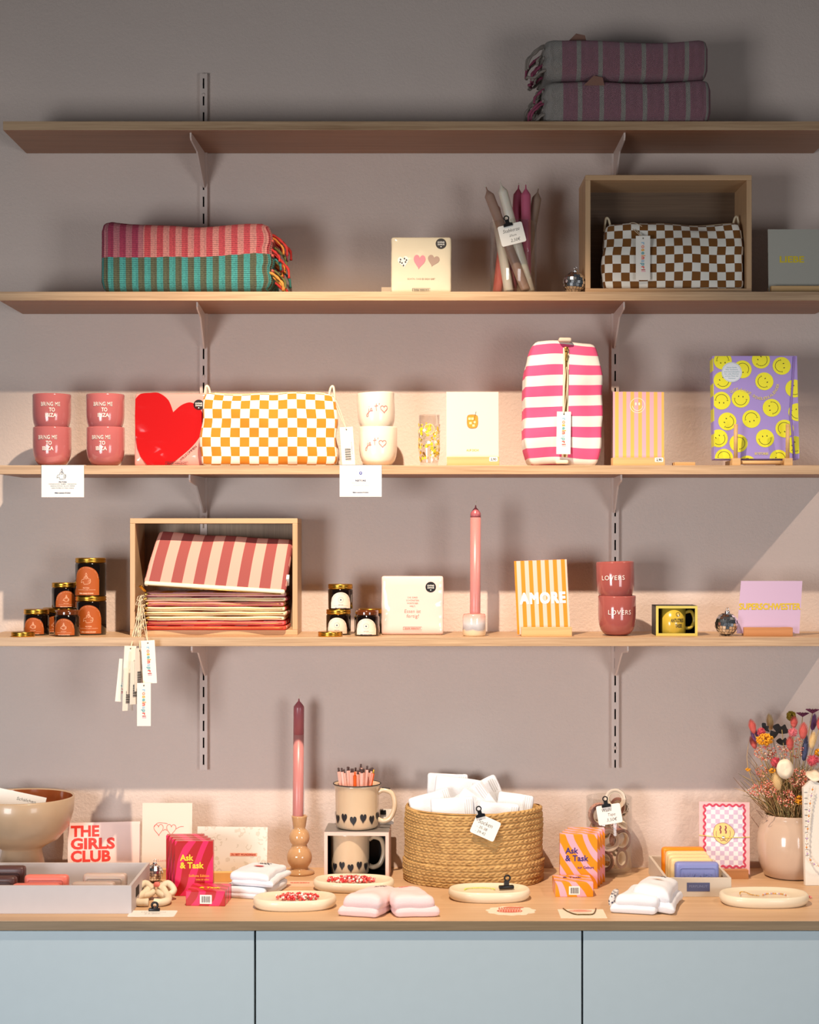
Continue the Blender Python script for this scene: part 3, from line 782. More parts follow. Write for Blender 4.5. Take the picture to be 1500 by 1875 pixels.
# tumbler with smiling citrus print
o = thing('drinking_glass', 'straight clear tumbler printed with yellow citrus slices and smiling faces', 'glass', P(786, 3.335, Z3)); R_ = .0218; H_ = .104
m = MB(); m.lathe(VG, [(0, 0), (R_*.80, 0), (R_*.82, .002), (R_, .035), (R_, H_), (R_-.0012, H_), (R_-.0012, .035), (R_*.76, .007), (0, .007)], 32); m.build('glass_body', o)
YL = M('citrus_yellow', (240, 196, 30), .5); LM = M('citrus_line', (250, 226, 130), .5); YB = M('citrus_amber', (236, 160, 20), .5)
m = MB(); wp = cyl_warp(R_, rf=lambda z: R_ if z > .035 else R_*(.82+.18*(z-.002)/.033)); rnd = random.Random(5)
for (x, z, r) in ((0, .074, .0105), (.022, .050, .0105), (.019, .026, .0110), (-.030, .040, .0105), (.045, .070, .0105), (.056, .030, .0105), (-.052, .066, .0105)):
    m.line(LM, [(x+r*cos(a), z+r*sin(a)) for a in [2*pi*k/24 for k in range(24)]], .0011, 0, warp=wp, closed=True)
    for k in range(6): a = pi*k/6; m.line(LM, [(x+r*cos(a), z+r*sin(a)), (x-r*cos(a), z-r*sin(a))], .0005, 0, warp=wp)
    m.disc(YL, x, z-.001, .0042, 0, 16, warp=lambda v: tuple(Vector(wp(v))*1.006)); m.line(INK, [(x+.0028*cos(a), z-.001+.0028*sin(a)) for a in [pi+pi*k/6 for k in range(7)]], .0006, 0, warp=lambda v: tuple(Vector(wp(v))*1.012))
for i in range(150):
    x = rnd.uniform(-.065, .065); z = rnd.uniform(.011, .086); m.disc((YL, YB, WHITE, YL)[i % 4], x, z, rnd.choice((.0018, .0026, .0032)), 0, 12, warp=wp)
m.build('citrus_print', o)

# drink card
OR = M('drink_orange', (222, 140, 30), .55); a = MB(); X, Z = .0, .088
a.flat(OR, catmull([(X-.0085, Z+.012), (X-.0110, Z+.002), (X-.0105, Z-.008), (X-.006, Z-.014), (X+.006, Z-.014), (X+.0105, Z-.008), (X+.0110, Z+.002), (X+.0085, Z+.012)], 4, True))
for (dx, dz) in ((0, .005), (.004, -.002), (-.004, -.004), (.002, -.009), (-.006, .005)): a.flat(M('ice_print', (252, 226, 160), .5), rect(X+dx-.0024, X+dx+.0024, Z+dz-.0022, Z+dz+.0022), -.0006)
a.line(M('drink_outline', (150, 80, 30), .5), catmull([(X-.0085, Z+.012), (X-.0110, Z+.002), (X-.0105, Z-.008), (X-.006, Z-.014), (X+.006, Z-.014), (X+.0105, Z-.008), (X+.0110, Z+.002), (X+.0085, Z+.012)], 4, True), .0006, -.0007, closed=True)
a.line(INK, [(X+.001, Z-.006), (X+.0075, Z+.020)], .0007, -.0008)
card(865.5, 3.335, Z3+.004, .1060, .148, 'cream card with an orange drink printed on it, on the third shelf', M('cream_card', (226, 212, 190), .6),
     [('drink_print', a), ('lettering', MB().text(M('gold_ink', (184, 160, 50), .5), 'AUF DICH!', 0, .0285, .0042, .025, .02))], tilt=3)
block(866, 3.335, Z3, .106, 'pale wooden block with a price sticker under the drink card', price='2,90', h_=.0185)

# pink striped bag standing on end
PST = stripes('pink_stripe_canvas', [(.50, (232, 224, 214)), (1, (226, 84, 128))], 1, .0420, off=.12, bump=.35)
BW, BH, BD = .1575, .2530, .115
o = thing('toiletry_bag', 'pink and white striped canvas bag standing on end with its zip to the front', 'bag', P(1027, 3.38, Z3), (0, radians(.8), 0))
def fn(c):
    x, y, z = c; k = z/BH; e = 2*k-1
    x *= (1-.21*max(0, (k-.70)/.30)**1.5)*(1-.17*max(0, (.22-k)/.22)**1.6)
    y *= 1-.20*e*e; x += .003*nz(z*24, y*20, 5); y += .0110*nz(x*19, z*13, 8)
    z += .006*nz(x*14, y*10, 2)*(abs(e)) + (.03*(x/BW))*(0.25)*sin(k*pi)
    return (x, y, z)
m = MB(); m.gbox(PST, BW, BD, BH, (18, 12, 30), .011, fn); m.build('bag_body', o)
def fy(x, z):
    c = fn(Vector((x, -BD/2, z))); return c[1]
zs = [.018+.222*i/30 for i in range(31)]
m = MB()
for s_ in (-1, 1):
    pts = [(.003+s_*.0038, fy(0, z)-.0010, z) for z in zs]; m.tube(CREAM, pts, .0026, 6)
m.build('zip_tape', o)
m = MB(); m.tube(BRASS, [(.003, fy(0, z)-.0022, z) for z in zs], .0016, 6)
for z in [.02+.0022*i for i in range(98)]: m.box(BRASS, .0008, .0052, fy(0, z)-.0046, fy(0, z)-.002, z, z+.0011)
m.build('zip_teeth', o)
m = MB(); T = TR(.003, fy(0, .235)-.006, .232); m.gbox(BRASS, .008, .005, .010, (2, 2, 2), .002, None, T); m.gbox(BRASS, .005, .0015, .017, (2, 1, 2), .0005, None, TR(.002, fy(0, .22)-.008, .213) @ RY(.1)); m.build('zip_pull', o)
for z in (.2515, .0035):
    m = MB(); m.gbox(M('cream_tab', (222, 202, 178), .8), .026, .020, .0085, (3, 3, 3), .0035, None, TR(.000 if z > .1 else -.003, fy(0, z)-.006, z)); m.build('end_tab', o)
price_tag(o, -.0010, fy(0, .08)-.009, .0665, .0285, .0860, string=(.004, fy(0, .2)-.009, .200))
m = MB(); m.disc(M('pink_thread', (226, 40, 120), .7), .0145, .1900, .0032, fy(0, .19)-.0012, 9); m.build('thread_knot', o)

# striped smiling card
YP = stripes('yellow_pink_card', [(.47, (222, 174, 84)), (1, (212, 162, 176))], 0, .0158, 'Object', off=.03, rough=.6, bump=0)
a = MB(); W_ = M('print_cream', (250, 234, 205), .5); X, Z = -.002, .120
a.line(W_, [(X+.0150*cos(k), Z+.0150*sin(k)) for k in [2*pi*i/36 for i in range(36)]], .0010, closed=True)
a.line(W_, [(X+.0105*cos(k), Z+.0105*sin(k)) for k in [pi*1.02+pi*.96*i/16 for i in range(17)]], .0010)
for dx in (-.0035, .0035): a.disc(W_, X+dx, Z+.0032, .0017, rz=.0032)
card(1169.5, 3.330, Z3+.004, .104, .148, 'pink and yellow striped card with a smiling face, in a block beside the striped bag', YP, [('face_print', a)], tilt=4, ry=.5)
block(1168, 3.330, Z3, .105, 'wooden block with a price sticker under the striped smiling card', price='2,90', h_=.0165)
block(1252, 3.36, Z3, .042, 'thin empty wooden card block between the striped card and the purple books', h_=.0085)

# smiling calendar books on a peg stand
LIL = M('lilac_cover', (160, 140, 206), .4); SY = M('smiley_yellow', (226, 222, 44), .45); SYL = stripes('lilac_spine', [(.5, (160, 140, 206)), (1, (216, 212, 60))], 1, .052, 'UV', bump=0, rough=.4)
BWk, BHk = .172, .213
def smile(m, x, z, r, rot, x0, x1, z0, z1, y):
    d = clip([(x+r*cos(2*pi*k/36), z+r*sin(2*pi*k/36)) for k in range(36)], x0, x1, z0, z1)
    if d: m.flat(SY, d, y)
    def tr(p): return (x+p[0]*cos(rot)-p[1]*sin(rot), z+p[0]*sin(rot)+p[1]*cos(rot))
    pts = [tr((r*.66*cos(k), r*.66*sin(k)-.04*r)) for k in [pi*1.03+pi*.94*i/18 for i in range(19)]]
    run = []
    for p in pts+[None]:
        if p and x0 < p[0] < x1 and z0 < p[1] < z1: run.append(p)
        else:
            if len(run) > 1: m.line(INK, run, .0009, y-.0002)
            run = []
    for s_ in (-1, 1):
        e = clip([tr((s_*r*.24+r*.055*cos(2*pi*k/10), r*.24+r*.09*sin(2*pi*k/10))) for k in range(10)], x0, x1, z0, z1)
        if len(e) > 2: m.flat(INK, e, y-.0002)
        c_ = [tr((s_*r*.66-r*.09, -.04*r+r*.02)), tr((s_*r*.66+r*.09, -.04*r-r*.00))]
        if all(x0 < p[0] < x1 and z0 < p[1] < z1 for p in c_): m.line(INK, c_, .0009, y-.0002)
def calbook(label, loc, full, rot):
    o = thing('calendar_book', label, 'book', loc, rot)
    m = MB(); th = .016
    m.box(LIL, -BWk/2, BWk/2, 0, .0022, 0, BHk); m.box(LIL, -BWk/2, BWk/2, th-.0022, th, 0, BHk); m.box(SYL, -BWk/2-.001, -BWk/2+.0012, 0, th, 0, BHk); m.build('cover', o, .0004)
    MB().box(PAPER, -BWk/2+.001, BWk/2-.003, .0022, th-.0022, .002, BHk-.002).build('page_block', o)
    if not full: return o
    m = MB(); q = 16.1/1000/16
    # face centres read in the cover's own millimetres from its lower left corner
    for (x, z, rt) in ((20, 203, 3.2), (98, 205, .75), (140, 192, -1.75+.3), (19, 162, .35+.3), (60, 185, 2.9+3.2-3.6), (104, 160, -1.1), (16, 120, 3.1), (55, 124, -.1), (118, 105, 1.9-.2), (27, 77, 1.1), (76, 82, 3.35), (143, 62, -2.3), (165, 145, 1.0), (170, 96, -.4), (9, 42, .6), (49, 32, 1.7), (103, 42, .1), (19, 2, 3.1), (66, -12, 3.2), (130, 0, 2.0), (164, 28, .95)):
        smile(m, x/1000-BWk/2, z/1000, .0185, rt, -BWk/2+.0003, BWk/2-.0003, .0003, BHk-.0003, -.0005)
    m.build('face_print', o)
    m = MB(); gi = M('cover_gold_ink', (214, 196, 120), .5); s_ = 'GUTE-LAUNE-SCHÜLERKALENDER'; n = len(s_)
    path = catmull([(-.052, .137), (-.035, .1440), (-.015, .137), (.005, .1250), (.025, .1270), (.040, .140), (.046, .155)], 12)
    L_ = [0]
    for i in range(1, len(path)): L_.append(L_[-1]+math.dist(path[i], path[i-1]))
    for i, ch in enumerate(s_):
        d = L_[-1]*(i+.5)/n; j = next(k for k in range(1, len(L_)) if L_[k] >= d); k = (d-L_[j-1])/(L_[j]-L_[j-1])
        x = path[j-1][0]+(path[j][0]-path[j-1][0])*k; z = path[j-1][1]+(path[j][1]-path[j-1][1])*k
        m.text(gi, ch, x, z, .0056, .0014 if ch == '-' else .0040, .02, rot=atan2(path[j][1]-path[j-1][1], path[j][0]-path[j-1][0]), y=-.0009)
    m.text(gi, 'SKYSTORIES', .009, .0105, .0046, .028, .03, y=-.0009); m.build('lettering', o)
    m = MB(); st = M('pale_sticker', (206, 214, 226), .5); sx, sz = -BWk/2+.038, .179; m.disc(st, sx, sz, .0208, -.0008, 36)
    si = M('sticker_ink', (120, 160, 170), .6)
    m.line(si, [(sx+.0195*cos(2*pi*k/36), sz+.0195*sin(2*pi*k/36)) for k in range(36)], .0003, -.0010, closed=True)
    for i, (s2, w_) in enumerate((('Neue Serie', .020), ('Mit Stickern', .024), ('und Stundenplan', .032), ('für alle Fächer', .030), ('sowie Platz für', .028), ('Notizen', .014))): m.text(si, s2, sx, sz+.010-i*.0045, .0024, w_, .0, y=-.0010)
    m.build('round_sticker', o)
    m = MB(); eb = M('lilac_elastic', (134, 108, 176), .7); m.line(eb, [(BWk/2-.010, .002), (BWk/2-.0165, .09), (BWk/2-.006, BHk-.001)], .0042, -.0014); m.build('elastic_band', o)
    return o
calbook('purple calendar book covered in yellow smiling faces, the front one on the peg stand', P(1386.5, 3.335, Z3+.0150), True, (radians(-6), 0, radians(-1)))
calbook('purple calendar book hidden behind the front one on the peg stand', P(1383.5, 3.357, Z3+.0150), False, (radians(-6), 0, radians(-1)))
o = thing('book_stand', 'light wooden stand with two upright pegs holding the purple books', 'stand', P(1391, 3.335, Z3))
for s_ in (-1, 1):
    MB().box(BIR, s_*.0525-.0085, s_*.0525+.0085, -.029, -.012, 0, .0150).build('foot', o, .0008)
    MB().tube(BIR, [(s_*.0525, -.020, .014), (s_*.0525, -.022, .0840)], .0042, 14).build('peg', o)
    MB().box(BIR, s_*.0525-.0060, s_*.0525+.0060, -.012, .060, 0, .0120).build('side_rail', o, .0008)
MB().tube(BIR, [(-.0525, -.019, .0065), (.0525, -.019, .0065)], .0040, 12).build('cross_bar', o)

# cards hanging from the edge of the third shelf
def hand_logo(m, mat, x, z, s_, y=-.0004, warp=None, w_=.0007):
    """a hand holding a burning candle, in thin line"""
    def T(p): return [(x+a*s_, z+b*s_) for a, b in p]
    m.line(mat, T(catmull([(-.5, -.30), (-.42, -.02), (-.18, .05), (-.2, .18), (-.08, .32), (.12, .32), (.2, .12), (.32, .06), (.42, .04), (.4, -.06), (.18, -.08), (.4, -.08), (.44, -.18), (.36, -.22), (.16, -.22), (.38, -.24), (.34, -.36), (.0, -.42), (-.22, -.40), (-.24, -.22), (-.34, -.22), (-.5, -.30)], 4)), w_, y, warp=warp)
    m.line(mat, T([(.02+.09*cos(a), .17+.09*sin(a)) for a in [2*pi*k/14 for k in range(14)]]), w_, y, warp=warp, closed=True)
    m.line(mat, T(catmull([(.02, .36), (-.06, .46), (.02, .64), (.09, .46), (.02, .36)], 4)), w_, y, warp=warp)
def edge_card(px, w_, h_, D, label, art):
    zt = Z3+.0003; o = thing('hanging_card', label, 'card', P(px, D, zt-h_))
    m = MB(); m.box(WHITE, -w_/2, w_/2, -.0006, 0, 0, h_+.0008); m.box(WHITE, -w_/2, w_/2, -.0006, .028, h_, h_+.0008); m.build('folded_card', o)
    a_ = MB(); art(a_, -.0010); a_.build('lettering', o); return o
def pilton(m, y):
    hand_logo(m, NAVY, -.002, .0445, .0195, y); m.text(NAVY, 'PILTON', 0, .0305, .0030, .0155, .03, y=y)
    for s_, z, w_ in (('CEDARWOOD, AMBER, CINNAMON,', .0265, .056), ('SANDALWOOD, BLACK PEPPER', .0225, .049), ('HAND POURED SOY WAX CANDLE', .0185, .045)): m.text(NAVY, s_, 0, z, .0021, w_, -.012, y=y)
    m.text(NAVY, 'FERN GANG STUDIO', 0, .0085, .0025, .032, .04, y=y)
def restore(m, y):
    bl = M('blue_violet_ink', (70, 80, 160), .5); m.disc(bl, 0, .0475, .0032, y)
    m.disc(WHITE, 0, .0475, .0012, y-.0002)
    for k in range(7): a = 2*pi*k/7; m.disc(bl, .0095*cos(a), .0475+.0065*sin(a), .0006, y, 8)
    m.text(NAVY, 'RESTORE', 0, .0325, .0032, .021, .03, y=y)
    lt = M('faint_ink', (200, 186, 170), .6)
    m.text(lt, 'MANDARIN, EUCALYPTUS', 0, .0275, .0022, .036, 0, y=y); m.text(lt, 'CEDARWOOD, SAGE', 0, .0230, .0022, .032, 0, y=y)
    m.text(NAVY, 'FERN GANG STUDIO', 0, .0085, .0025, .032, .04, y=y)
edge_card(115, .0855, .0645, 3.2940, 'white PILTON card with a hand and candle drawing, hanging from the third shelf', pilton)
edge_card(660.5, .0845, .0635, 3.2940, 'white RESTORE card with a small violet dot, hanging from the third shelf', restore)

# ------------------------------------------------------------------ shelf 4: amber candle jars
AMB = NT('amber_glass'); AMB.p(Roughness=.06, Transmission_Weight=.0, Coat_Weight=.8, Coat_Roughness=.02, Subsurface_Weight=0); AMB.base((16, 7, 4)); AMB = AMB.m
AMB2 = M('amber_rim_glass', (92, 44, 18), .08, coat=.8)
ORL = M('orange_label', (172, 80, 14), .6); ORI = M('peach_ink', (250, 196, 160), .6)
NUD = NT('nude_label'); NUD.p(Roughness=.55); NUD.base(NUD.mix(NUD.math('SMOOTH_MIN', NUD.math('MULTIPLY_ADD', NUD.sep(NUD.coord('Object'))[0], 22.0, .35), 1.0, .1), (240, 228, 216), (244, 196, 160))); NUD = NUD.m
def jar_lid(m, R, z): m.lathe(GOLD, [(R*.96, z), (R*.99, z+.001), (R*1.0, z+.0035), (R*.965, z+.0045), (R*.985, z+.0055), (R*.99, z+.0085), (R*.96, z+.0098), (R*.90, z+.0100), (0, z+.0097)], 40)
def jar(label, R, H, loc, kind, rz=0, lid=True, grp=None):
    o = thing('candle_jar', label, 'candle jar', loc, (0, 0, rz)); hb = H-.0095
    m = MB()
    if lid: m.lathe(AMB, [(0, 0), (R*.92, 0), (R, .0025), (R, hb-.0035), (R*.97, hb-.0012), (R*.93, hb), (0, hb)], 40)
    else:
        m.lathe(AMB, [(0, 0), (R*.92, 0), (R, .0025), (R, hb-.0045), (R*.97, hb-.0022), (R*.91, hb-.001), (R*.91, hb)], 40)
        m.lathe(AMB2, [(R*.91, hb), (R*.93, hb+.001), (R*.91, hb+.003), (R*.93, hb+.005), (R*.91, H), (R*.88, H), (R*.86, hb)], 40)
        m.lathe(M('soy_wax', (232, 214, 180), .5), [(0, hb-.002), (R*.87, hb-.002)], 24)
    m.build('glass_body', o)
    if lid: mm = MB(); jar_lid(mm, R, hb); mm.build('lid', o)
    lb = ORL if kind == 'pilton' else NUD; ink = ORI if kind == 'pilton' else NAVY
    wp = cyl_warp(R, eps=.0003); wp2 = cyl_warp(R, eps=.0005)
    lw = R*.86; lh = hb*.86 if H > .06 else hb*.80; zc = max(.002, lh-lw+.002)
    cols = 22; m = MB(); vs = []; fs = []
    for i in range(cols+1):
        x = -lw+2*lw*i/cols; top = zc+sqrt(max(0, lw*lw-x*x))*(1 if lh > lw else lh/lw)
        for j in range(2): vs.append(wp((x, 0, .003 if j == 0 else max(.0031, top))))
    fs = [(2*i, 2*i+2, 2*i+3, 2*i+1) for i in range(cols)]
    m.add(vs, fs, lb, None, True); m.build('paper_label', o)
    m = MB(); cz = lh*.60
    if kind == 'pilton': hand_logo(m, ink, 0, cz-.001, lh*.36, 0, warp=wp2, w_=.0006)
    else:
        m.disc(ink, 0, cz, .0015, 0, warp=wp2)
        m.line(ink, [((.0050+.0008*(k % 2))*cos(2*pi*k/24), cz+(.0050+.0008*(k % 2))*sin(2*pi*k/24)) for k in range(24)], .0003, 0, warp=wp2, closed=True)
    m.text(ink, 'PILTON' if kind == 'pilton' else 'RESTORE', 0, lh*.30, lh*.035, R*.40, .02, y=0, warp=wp2)
    m.text(ink, 'CEDARWOOD AMBER CINNAMON', 0, lh*.235, lh*.022, R*1.2, -.01, y=0, warp=wp2)
    m.text(ink, 'FERN GANG STUDIO', 0, lh*.11, lh*.04, R*.95, .04, y=0, warp=wp2)
    if lh > lw:
        s_ = 'HANDPOURED IN GERMANY SOY WAX'
        for i, ch in enumerate(s_):
            if ch == ' ': continue
            a = pi*(.94-.88*i/(len(s_)-1)); m.text(ink, ch, (lw-.0025)*cos(a), zc+(lw-.0025)*sin(a), .0013, None, 0, rot=a-pi/2, y=0, warp=wp2)
    m.build('lettering', o); return o
def loose_lid(px, D, z, R, label):
    m = MB(); jar_lid(m, R, 0); solo(m, 'jar_lid', label, 'lid', P(px, D, z))
jar('large amber jar with an orange label, the lower one of the tall pair', .0318, .0790, P(166.5, 3.395, Z4), 'pilton', radians(2))
jar('large amber jar with an orange label, stacked on top of the tall pair', .0318, .0790, P(166, 3.395, Z4+.0792), 'pilton', radians(-6))
jar('small lidded amber jar with an orange label at the far left of the lowest shelf', .0262, .0530, P(67, 3.375, Z4), 'pilton', radians(-3))
jar('small lidded amber jar hidden behind the open one at the left', .0262, .0530, P(101, 3.440, Z4), 'pilton', radians(10))
jar('small lidded amber jar with an orange label resting on top of the jars behind', .0262, .0530, P(118, 3.425, Z4+.0532), 'pilton', radians(20))
jar('small open amber jar with an orange label in front of the large jars', .0262, .0530, P(123, 3.340, Z4), 'pilton', radians(-4), lid=False)
jar('small lidded amber jar behind the open orange labelled one, carrying the upper jar', .0262, .0530, P(140, 3.466, Z4), 'pilton', radians(10)).location.x -= .012
loose_lid(42, 3.322, Z4, .0240, 'loose gold jar lid lying at the far left of the lowest shelf')
jar('small amber jar with a peach label, the lower of the pair beside the pine crate', .0256, .0520, P(620, 3.390, Z4), 'restore', radians(-5))
jar('small amber jar with a peach label, stacked on top beside the pine crate', .0256, .0520, P(623.5, 3.390, Z4+.0522), 'restore', radians(4))
jar('small open amber jar with a peach label left of the pink napkin pack', .0256, .0520, P(672, 3.352, Z4), 'restore', radians(-2), lid=False)
jar('small lidded amber jar tucked behind the open one by the pink napkins', .0256, .0520, P(679, 3.425, Z4), 'restore', radians(-2))
loose_lid(605, 3.328, Z4, .0250, 'loose gold jar lid in front of the peach labelled jars')

# pile of zip pouches in the pine crate
def pouch_mat(i):
    sets = [[(.5, (150, 72, 68)), (1, (218, 158, 142))], [(.5, (222, 150, 40)), (1, (238, 190, 186))], [(.3, (236, 176, 168)), (1, (196, 34, 96))], [(.5, (240, 205, 170)), (1, (232, 160, 90))], [(.5, (214, 60, 100)), (1, (232, 180, 60))], [(.5, (244, 222, 186)), (1, (226, 120, 110))], [(.5, (236, 200, 170)), (1, (216, 150, 50))], [(.5, (222, 40, 40)), (1, (246, 190, 190))], [(.5, (226, 70, 40)), (1, (240, 190, 170))]]
    return stripes('pouch_stripes_%d' % i, sets[i], 0, .055 if i else .0452, bump=.3, off=.1*i)
TAPES = [(244, 228, 196), (236, 170, 168), (244, 228, 190), (232, 130, 130), (242, 224, 182), (240, 214, 170), (244, 226, 186), (226, 96, 96), (220, 70, 50)]
PX0 = P(391.5, 3.360, 0)[0]
hgt = Z4+.0108
words = ['bottom pouch of the pile, red with a red zip tape', 'second pouch from the bottom of the pile, pink zip over red stripes', 'third pouch from the bottom of the pile, with a cream zip tape', 'fourth pouch from the bottom of the pile, pale tape above orange stripes', 'fifth pouch from the bottom of the pile, wide cream zip tape', 'sixth pouch from the bottom of the pile, with a salmon red zip tape', 'seventh pouch from the bottom, cream zip tape below the pink one', 'eighth pouch from the bottom of the pile, with a dusty pink zip tape']
order = [8, 7, 6, 5, 4, 3, 2, 1]
tagspec = [(-.157, -.034, -.107, 0, False), (-.170, -.026, -.095, .03, True), (-.163, -.030, -.090, .03, True), (-.190, -.020, -.060, .10, False), (-.178, -.022, -.040, .06, True), (-.150, -.040, -.040, -.06, False), (-.182, -.024, -.050, .05, True), (-.168, -.028, -.065, .02, True)]
TG = [(264, 1290, 0, False, 3.268, 0), (236, 1262, .05, True, 3.280, .9), (247, 1250, .03, True, 3.276, 1.0), (228, 1246, .10, False, 3.288, .35), (237, 1222, .06, True, 3.284, .7), (273, 1212, -.055, False, 3.274, 0), (256, 1226, .02, True, 3.282, 1.1), (243, 1232, .08, True, 3.290, 1.0)]
zc = hgt
for i in range(8):
    k = order[i]; o = thing('zip_pouch', words[i], 'pouch', (PX0+.003, 3.425-WALLD, zc), (0, 0, radians(random.uniform(-.6, .6))), 'zip pouches piled in the pine crate')
    w_ = .292-.004*(i % 3); th = .0090
    def fn(c, i=i, w_=w_, th=th): return (c[0], c[1]+.003*sin(c[0]*40+i), c[2]+.0016*nz(c[0]*14+i, 1, 1)*1.0)
    m = MB(); m.gbox(pouch_mat(k), w_, .116, th, (24, 4, 1), .0036, fn); m.build('pouch_body', o)
    m = MB(); m.gbox(M('zip_tape_%d' % k, TAPES[k], .8, bump=.3, bs=900), w_-.002, .012, th*.86, (24, 2, 1), .0034, lambda c, i=i: (c[0], c[1]+.003*sin(c[0]*40+i), c[2]+.0016*nz(c[0]*14+i, 1, 1)), TR(0, -.0585, .0004)); m.build('zip_tape', o)
    m = MB(); m.tube(BRASS, [(x, -.0648+.003*sin(x*40+i), th*.5+.0016*nz(x*14+i, 1, 1)) for x in [-w_/2+.006+(w_-.012)*j/30 for j in range(31)]], .0008, 5); m.build('zip_teeth', o)
    m = MB(); T = TR(-w_/2-.002, -.062, th*.5) @ RY(radians(28+20*(i % 2))) @ RZ(.3)
    m.gbox(BRASS if i % 2 else GOLD, .004, .003, .016, (2, 2, 2), .001, None, T @ TR(0, 0, -.017)); m.gbox(BRASS, .007, .006, .005, (2, 2, 2), .0015, None, TR(-w_/2+.003, -.065, th*.3))
    m.tube(M('tag_string', (0, 0, 0)), [(-w_/2-.010+.007*cos(j*1.1)+.001*j*.2, -.066+.004*sin(j*1.7), th*.4-.006+.006*sin(j*1.3)) for j in range(14)], .0008, 5); m.build('zip_pull', o)
    tx, tz, rt, bk, D, yw = TG[i]; lp = Vector(P(tx, D, CAMZ-(tz-980)*D/FPX))-o.location
    price_tag(o, lp.x, lp.y, lp.z, .0275, .086, rot=rt, back=bk, string=(-w_/2-.008, -.068, th*.3), yaw=yw)
    zc += .0098
o = thing('zip_pouch', 'salmon and pale pink striped pouch lying slanted on top of the pile in the crate', 'pouch', (PX0+.003, 3.352-WALLD, zc+.0060), (radians(48), radians(3.6), 0), 'zip pouches piled in the pine crate')
w_, L_ = .292, .129
def fn(c):
    x, y, z = c; v_ = (y+L_/2)/L_
    return (x*(1-.03*v_)+.010*v_, y, z*(.35+1.15*sin(min(1, v_*1.25)*pi*.5))+.004*nz(x*12, y*14, 3)-.02*max(0, v_-.8)*(z > .004))
m = MB(); m.gbox(pouch_mat(0), w_, L_, .020, (30, 14, 3), .008, fn, TR(0, L_/2, 0)); m.build('pouch_body', o)
MB().gbox(M('zip_tape_0', TAPES[0], .8), w_-.004, .010, .0090, (24, 2, 2), .004, None, TR(0, -.0005, .0005)).build('zip_tape', o)
MB().tube(BRASS, [(x, -.0062, .0052) for x in (-w_/2+.01, w_/2-.01)], .0011, 6).build('zip_teeth', o)
MB().gbox(GOLD, .0065, .003, .020, (2, 2, 2), .001, None, TR(-w_/2+.004, -.008, -.012) @ RY(-.5)).build('zip_pull', o)
MB().gbox(WHITE, .006, .012, .022, (1, 1, 1), .001, None, TR(w_/2+.001, .03, -.004)).build('side_label', o)

# pink napkins, candle, cards, cups of shelf 4
y = -.0146; BR = M('brown_red_ink', (178, 96, 80), .6); a = MB()
for s_, z, w_ in (('DIE DREI', .0765, .020), ('SCHÖNSTEN', .0705, .026), ('WORTE DER', .0645, .023), ('WELT:', .0585, .012)): a.text(BR, s_, 0, z, .0032, w_, -.005, y=y)
a.text(BR, 'Essen ist', 0, .0485, .0072, .033, -.01, .1, y=y); a.text(BR, 'fertig!', 0, .0385, .0072, .025, -.01, .1, y=y); framed(a, BR, 'GRAFIK WERKSTATT', 0, .0130, .038, .0060, y)
napkins(755.5, 3.385, Z4, .128, .121, 'pale pink napkin pack lettered Essen ist fertig, with a black round sticker', wrapmat('rosy_wrap', (238, 204, 192)), [('lettering', a)], th=.028, rz=0, stick=(.0375, .098))
SAL = M('wax_dusty_pink', (198, 130, 126), .32, sss=.25); SAD = M('wax_deep_pink', (168, 92, 98), .32, sss=.15)
taper('taper_candle', (SAL, SAD), 'dusty pink taper candle standing in the low striped ceramic holder', 870, 3.360, Z4+.014, .2450, .0108, (0, radians(.3), 0), dipped=.93)
o = thing('candle_holder', 'low round ceramic candle holder glazed pink, grey and cream', 'candle holder', P(868.5, 3.345, Z4))
RG = NT('reactive_glaze'); RG.p(Roughness=.15, Coat_Weight=.5); v_ = RG.coord('Object'); z_ = RG.sep(v_)[2]
zn = RG.math('MULTIPLY_ADD', RG.noise(v_, 60, 3), .016, z_); r_ = RG.new('ShaderNodeValToRGB'); e = r_.color_ramp.elements
RG.link(RG.math('DIVIDE', zn, .056), r_.inputs[0]); e[0].position = .0; e[0].color = lin((240, 214, 172)); e[1].position = .34; e[1].color = lin((238, 214, 180))
for p_, c_ in ((.40, (184, 180, 184)), (.58, (214, 212, 214)), (.78, (236, 196, 184)), (.95, (226, 150, 136))): x = e.new(p_); x.color = lin(c_)
RG.base(r_.outputs[0])
MB().lathe(RG.m, [(0, 0), (.0215, 0), (.0235, .002), (.0237, .040), (.0225, .0445), (.0200, .0455), (.0125, .0445), (.0118, .012), (0, .012)], 40).build('holder_body', o)
AM = stripes('amore_stripes', [(.5, (236, 186, 170)), (1, (232, 132, 4))], 0, .0166, 'Object', off=-.02, rough=.6, bump=0)
card(996, 3.342, Z4+.0050, .108, .151, 'card with orange and pale pink stripes and bold white AMORE lettering', AM, [('lettering', MB().text(M('pure_white_print', (255, 250, 244), .5), 'AMORE', .0010, .0730, .0215, .0940, .042, sp=1.14))], tilt=9, ry=-2.0)
block(1000, 3.342, Z4, .1025, 'pale wooden block under the AMORE card on the lowest shelf', h_=.0185, rz=radians(0))
TERR = glaze('terracotta_rose_glaze', (160, 84, 78), .10)
def lovers(m, wp): m.text(PRT, 'LOVERS', 0, .049, .0092, .0480, .0, y=0, warp=wp, sp=1.15)
cup('terracotta pink cup lettered LOVERS, the lower one of its stack', TERR, .0386, .0815, .0225, P(1130, 3.362, Z4), lovers, radians(2))
cup('terracotta pink cup lettered LOVERS, the upper one of its stack', TERR, .0390, .0815, .0225, P(1128, 3.362, Z4+.0700), lovers, radians(-14), tilt=(0, radians(-1.5)))
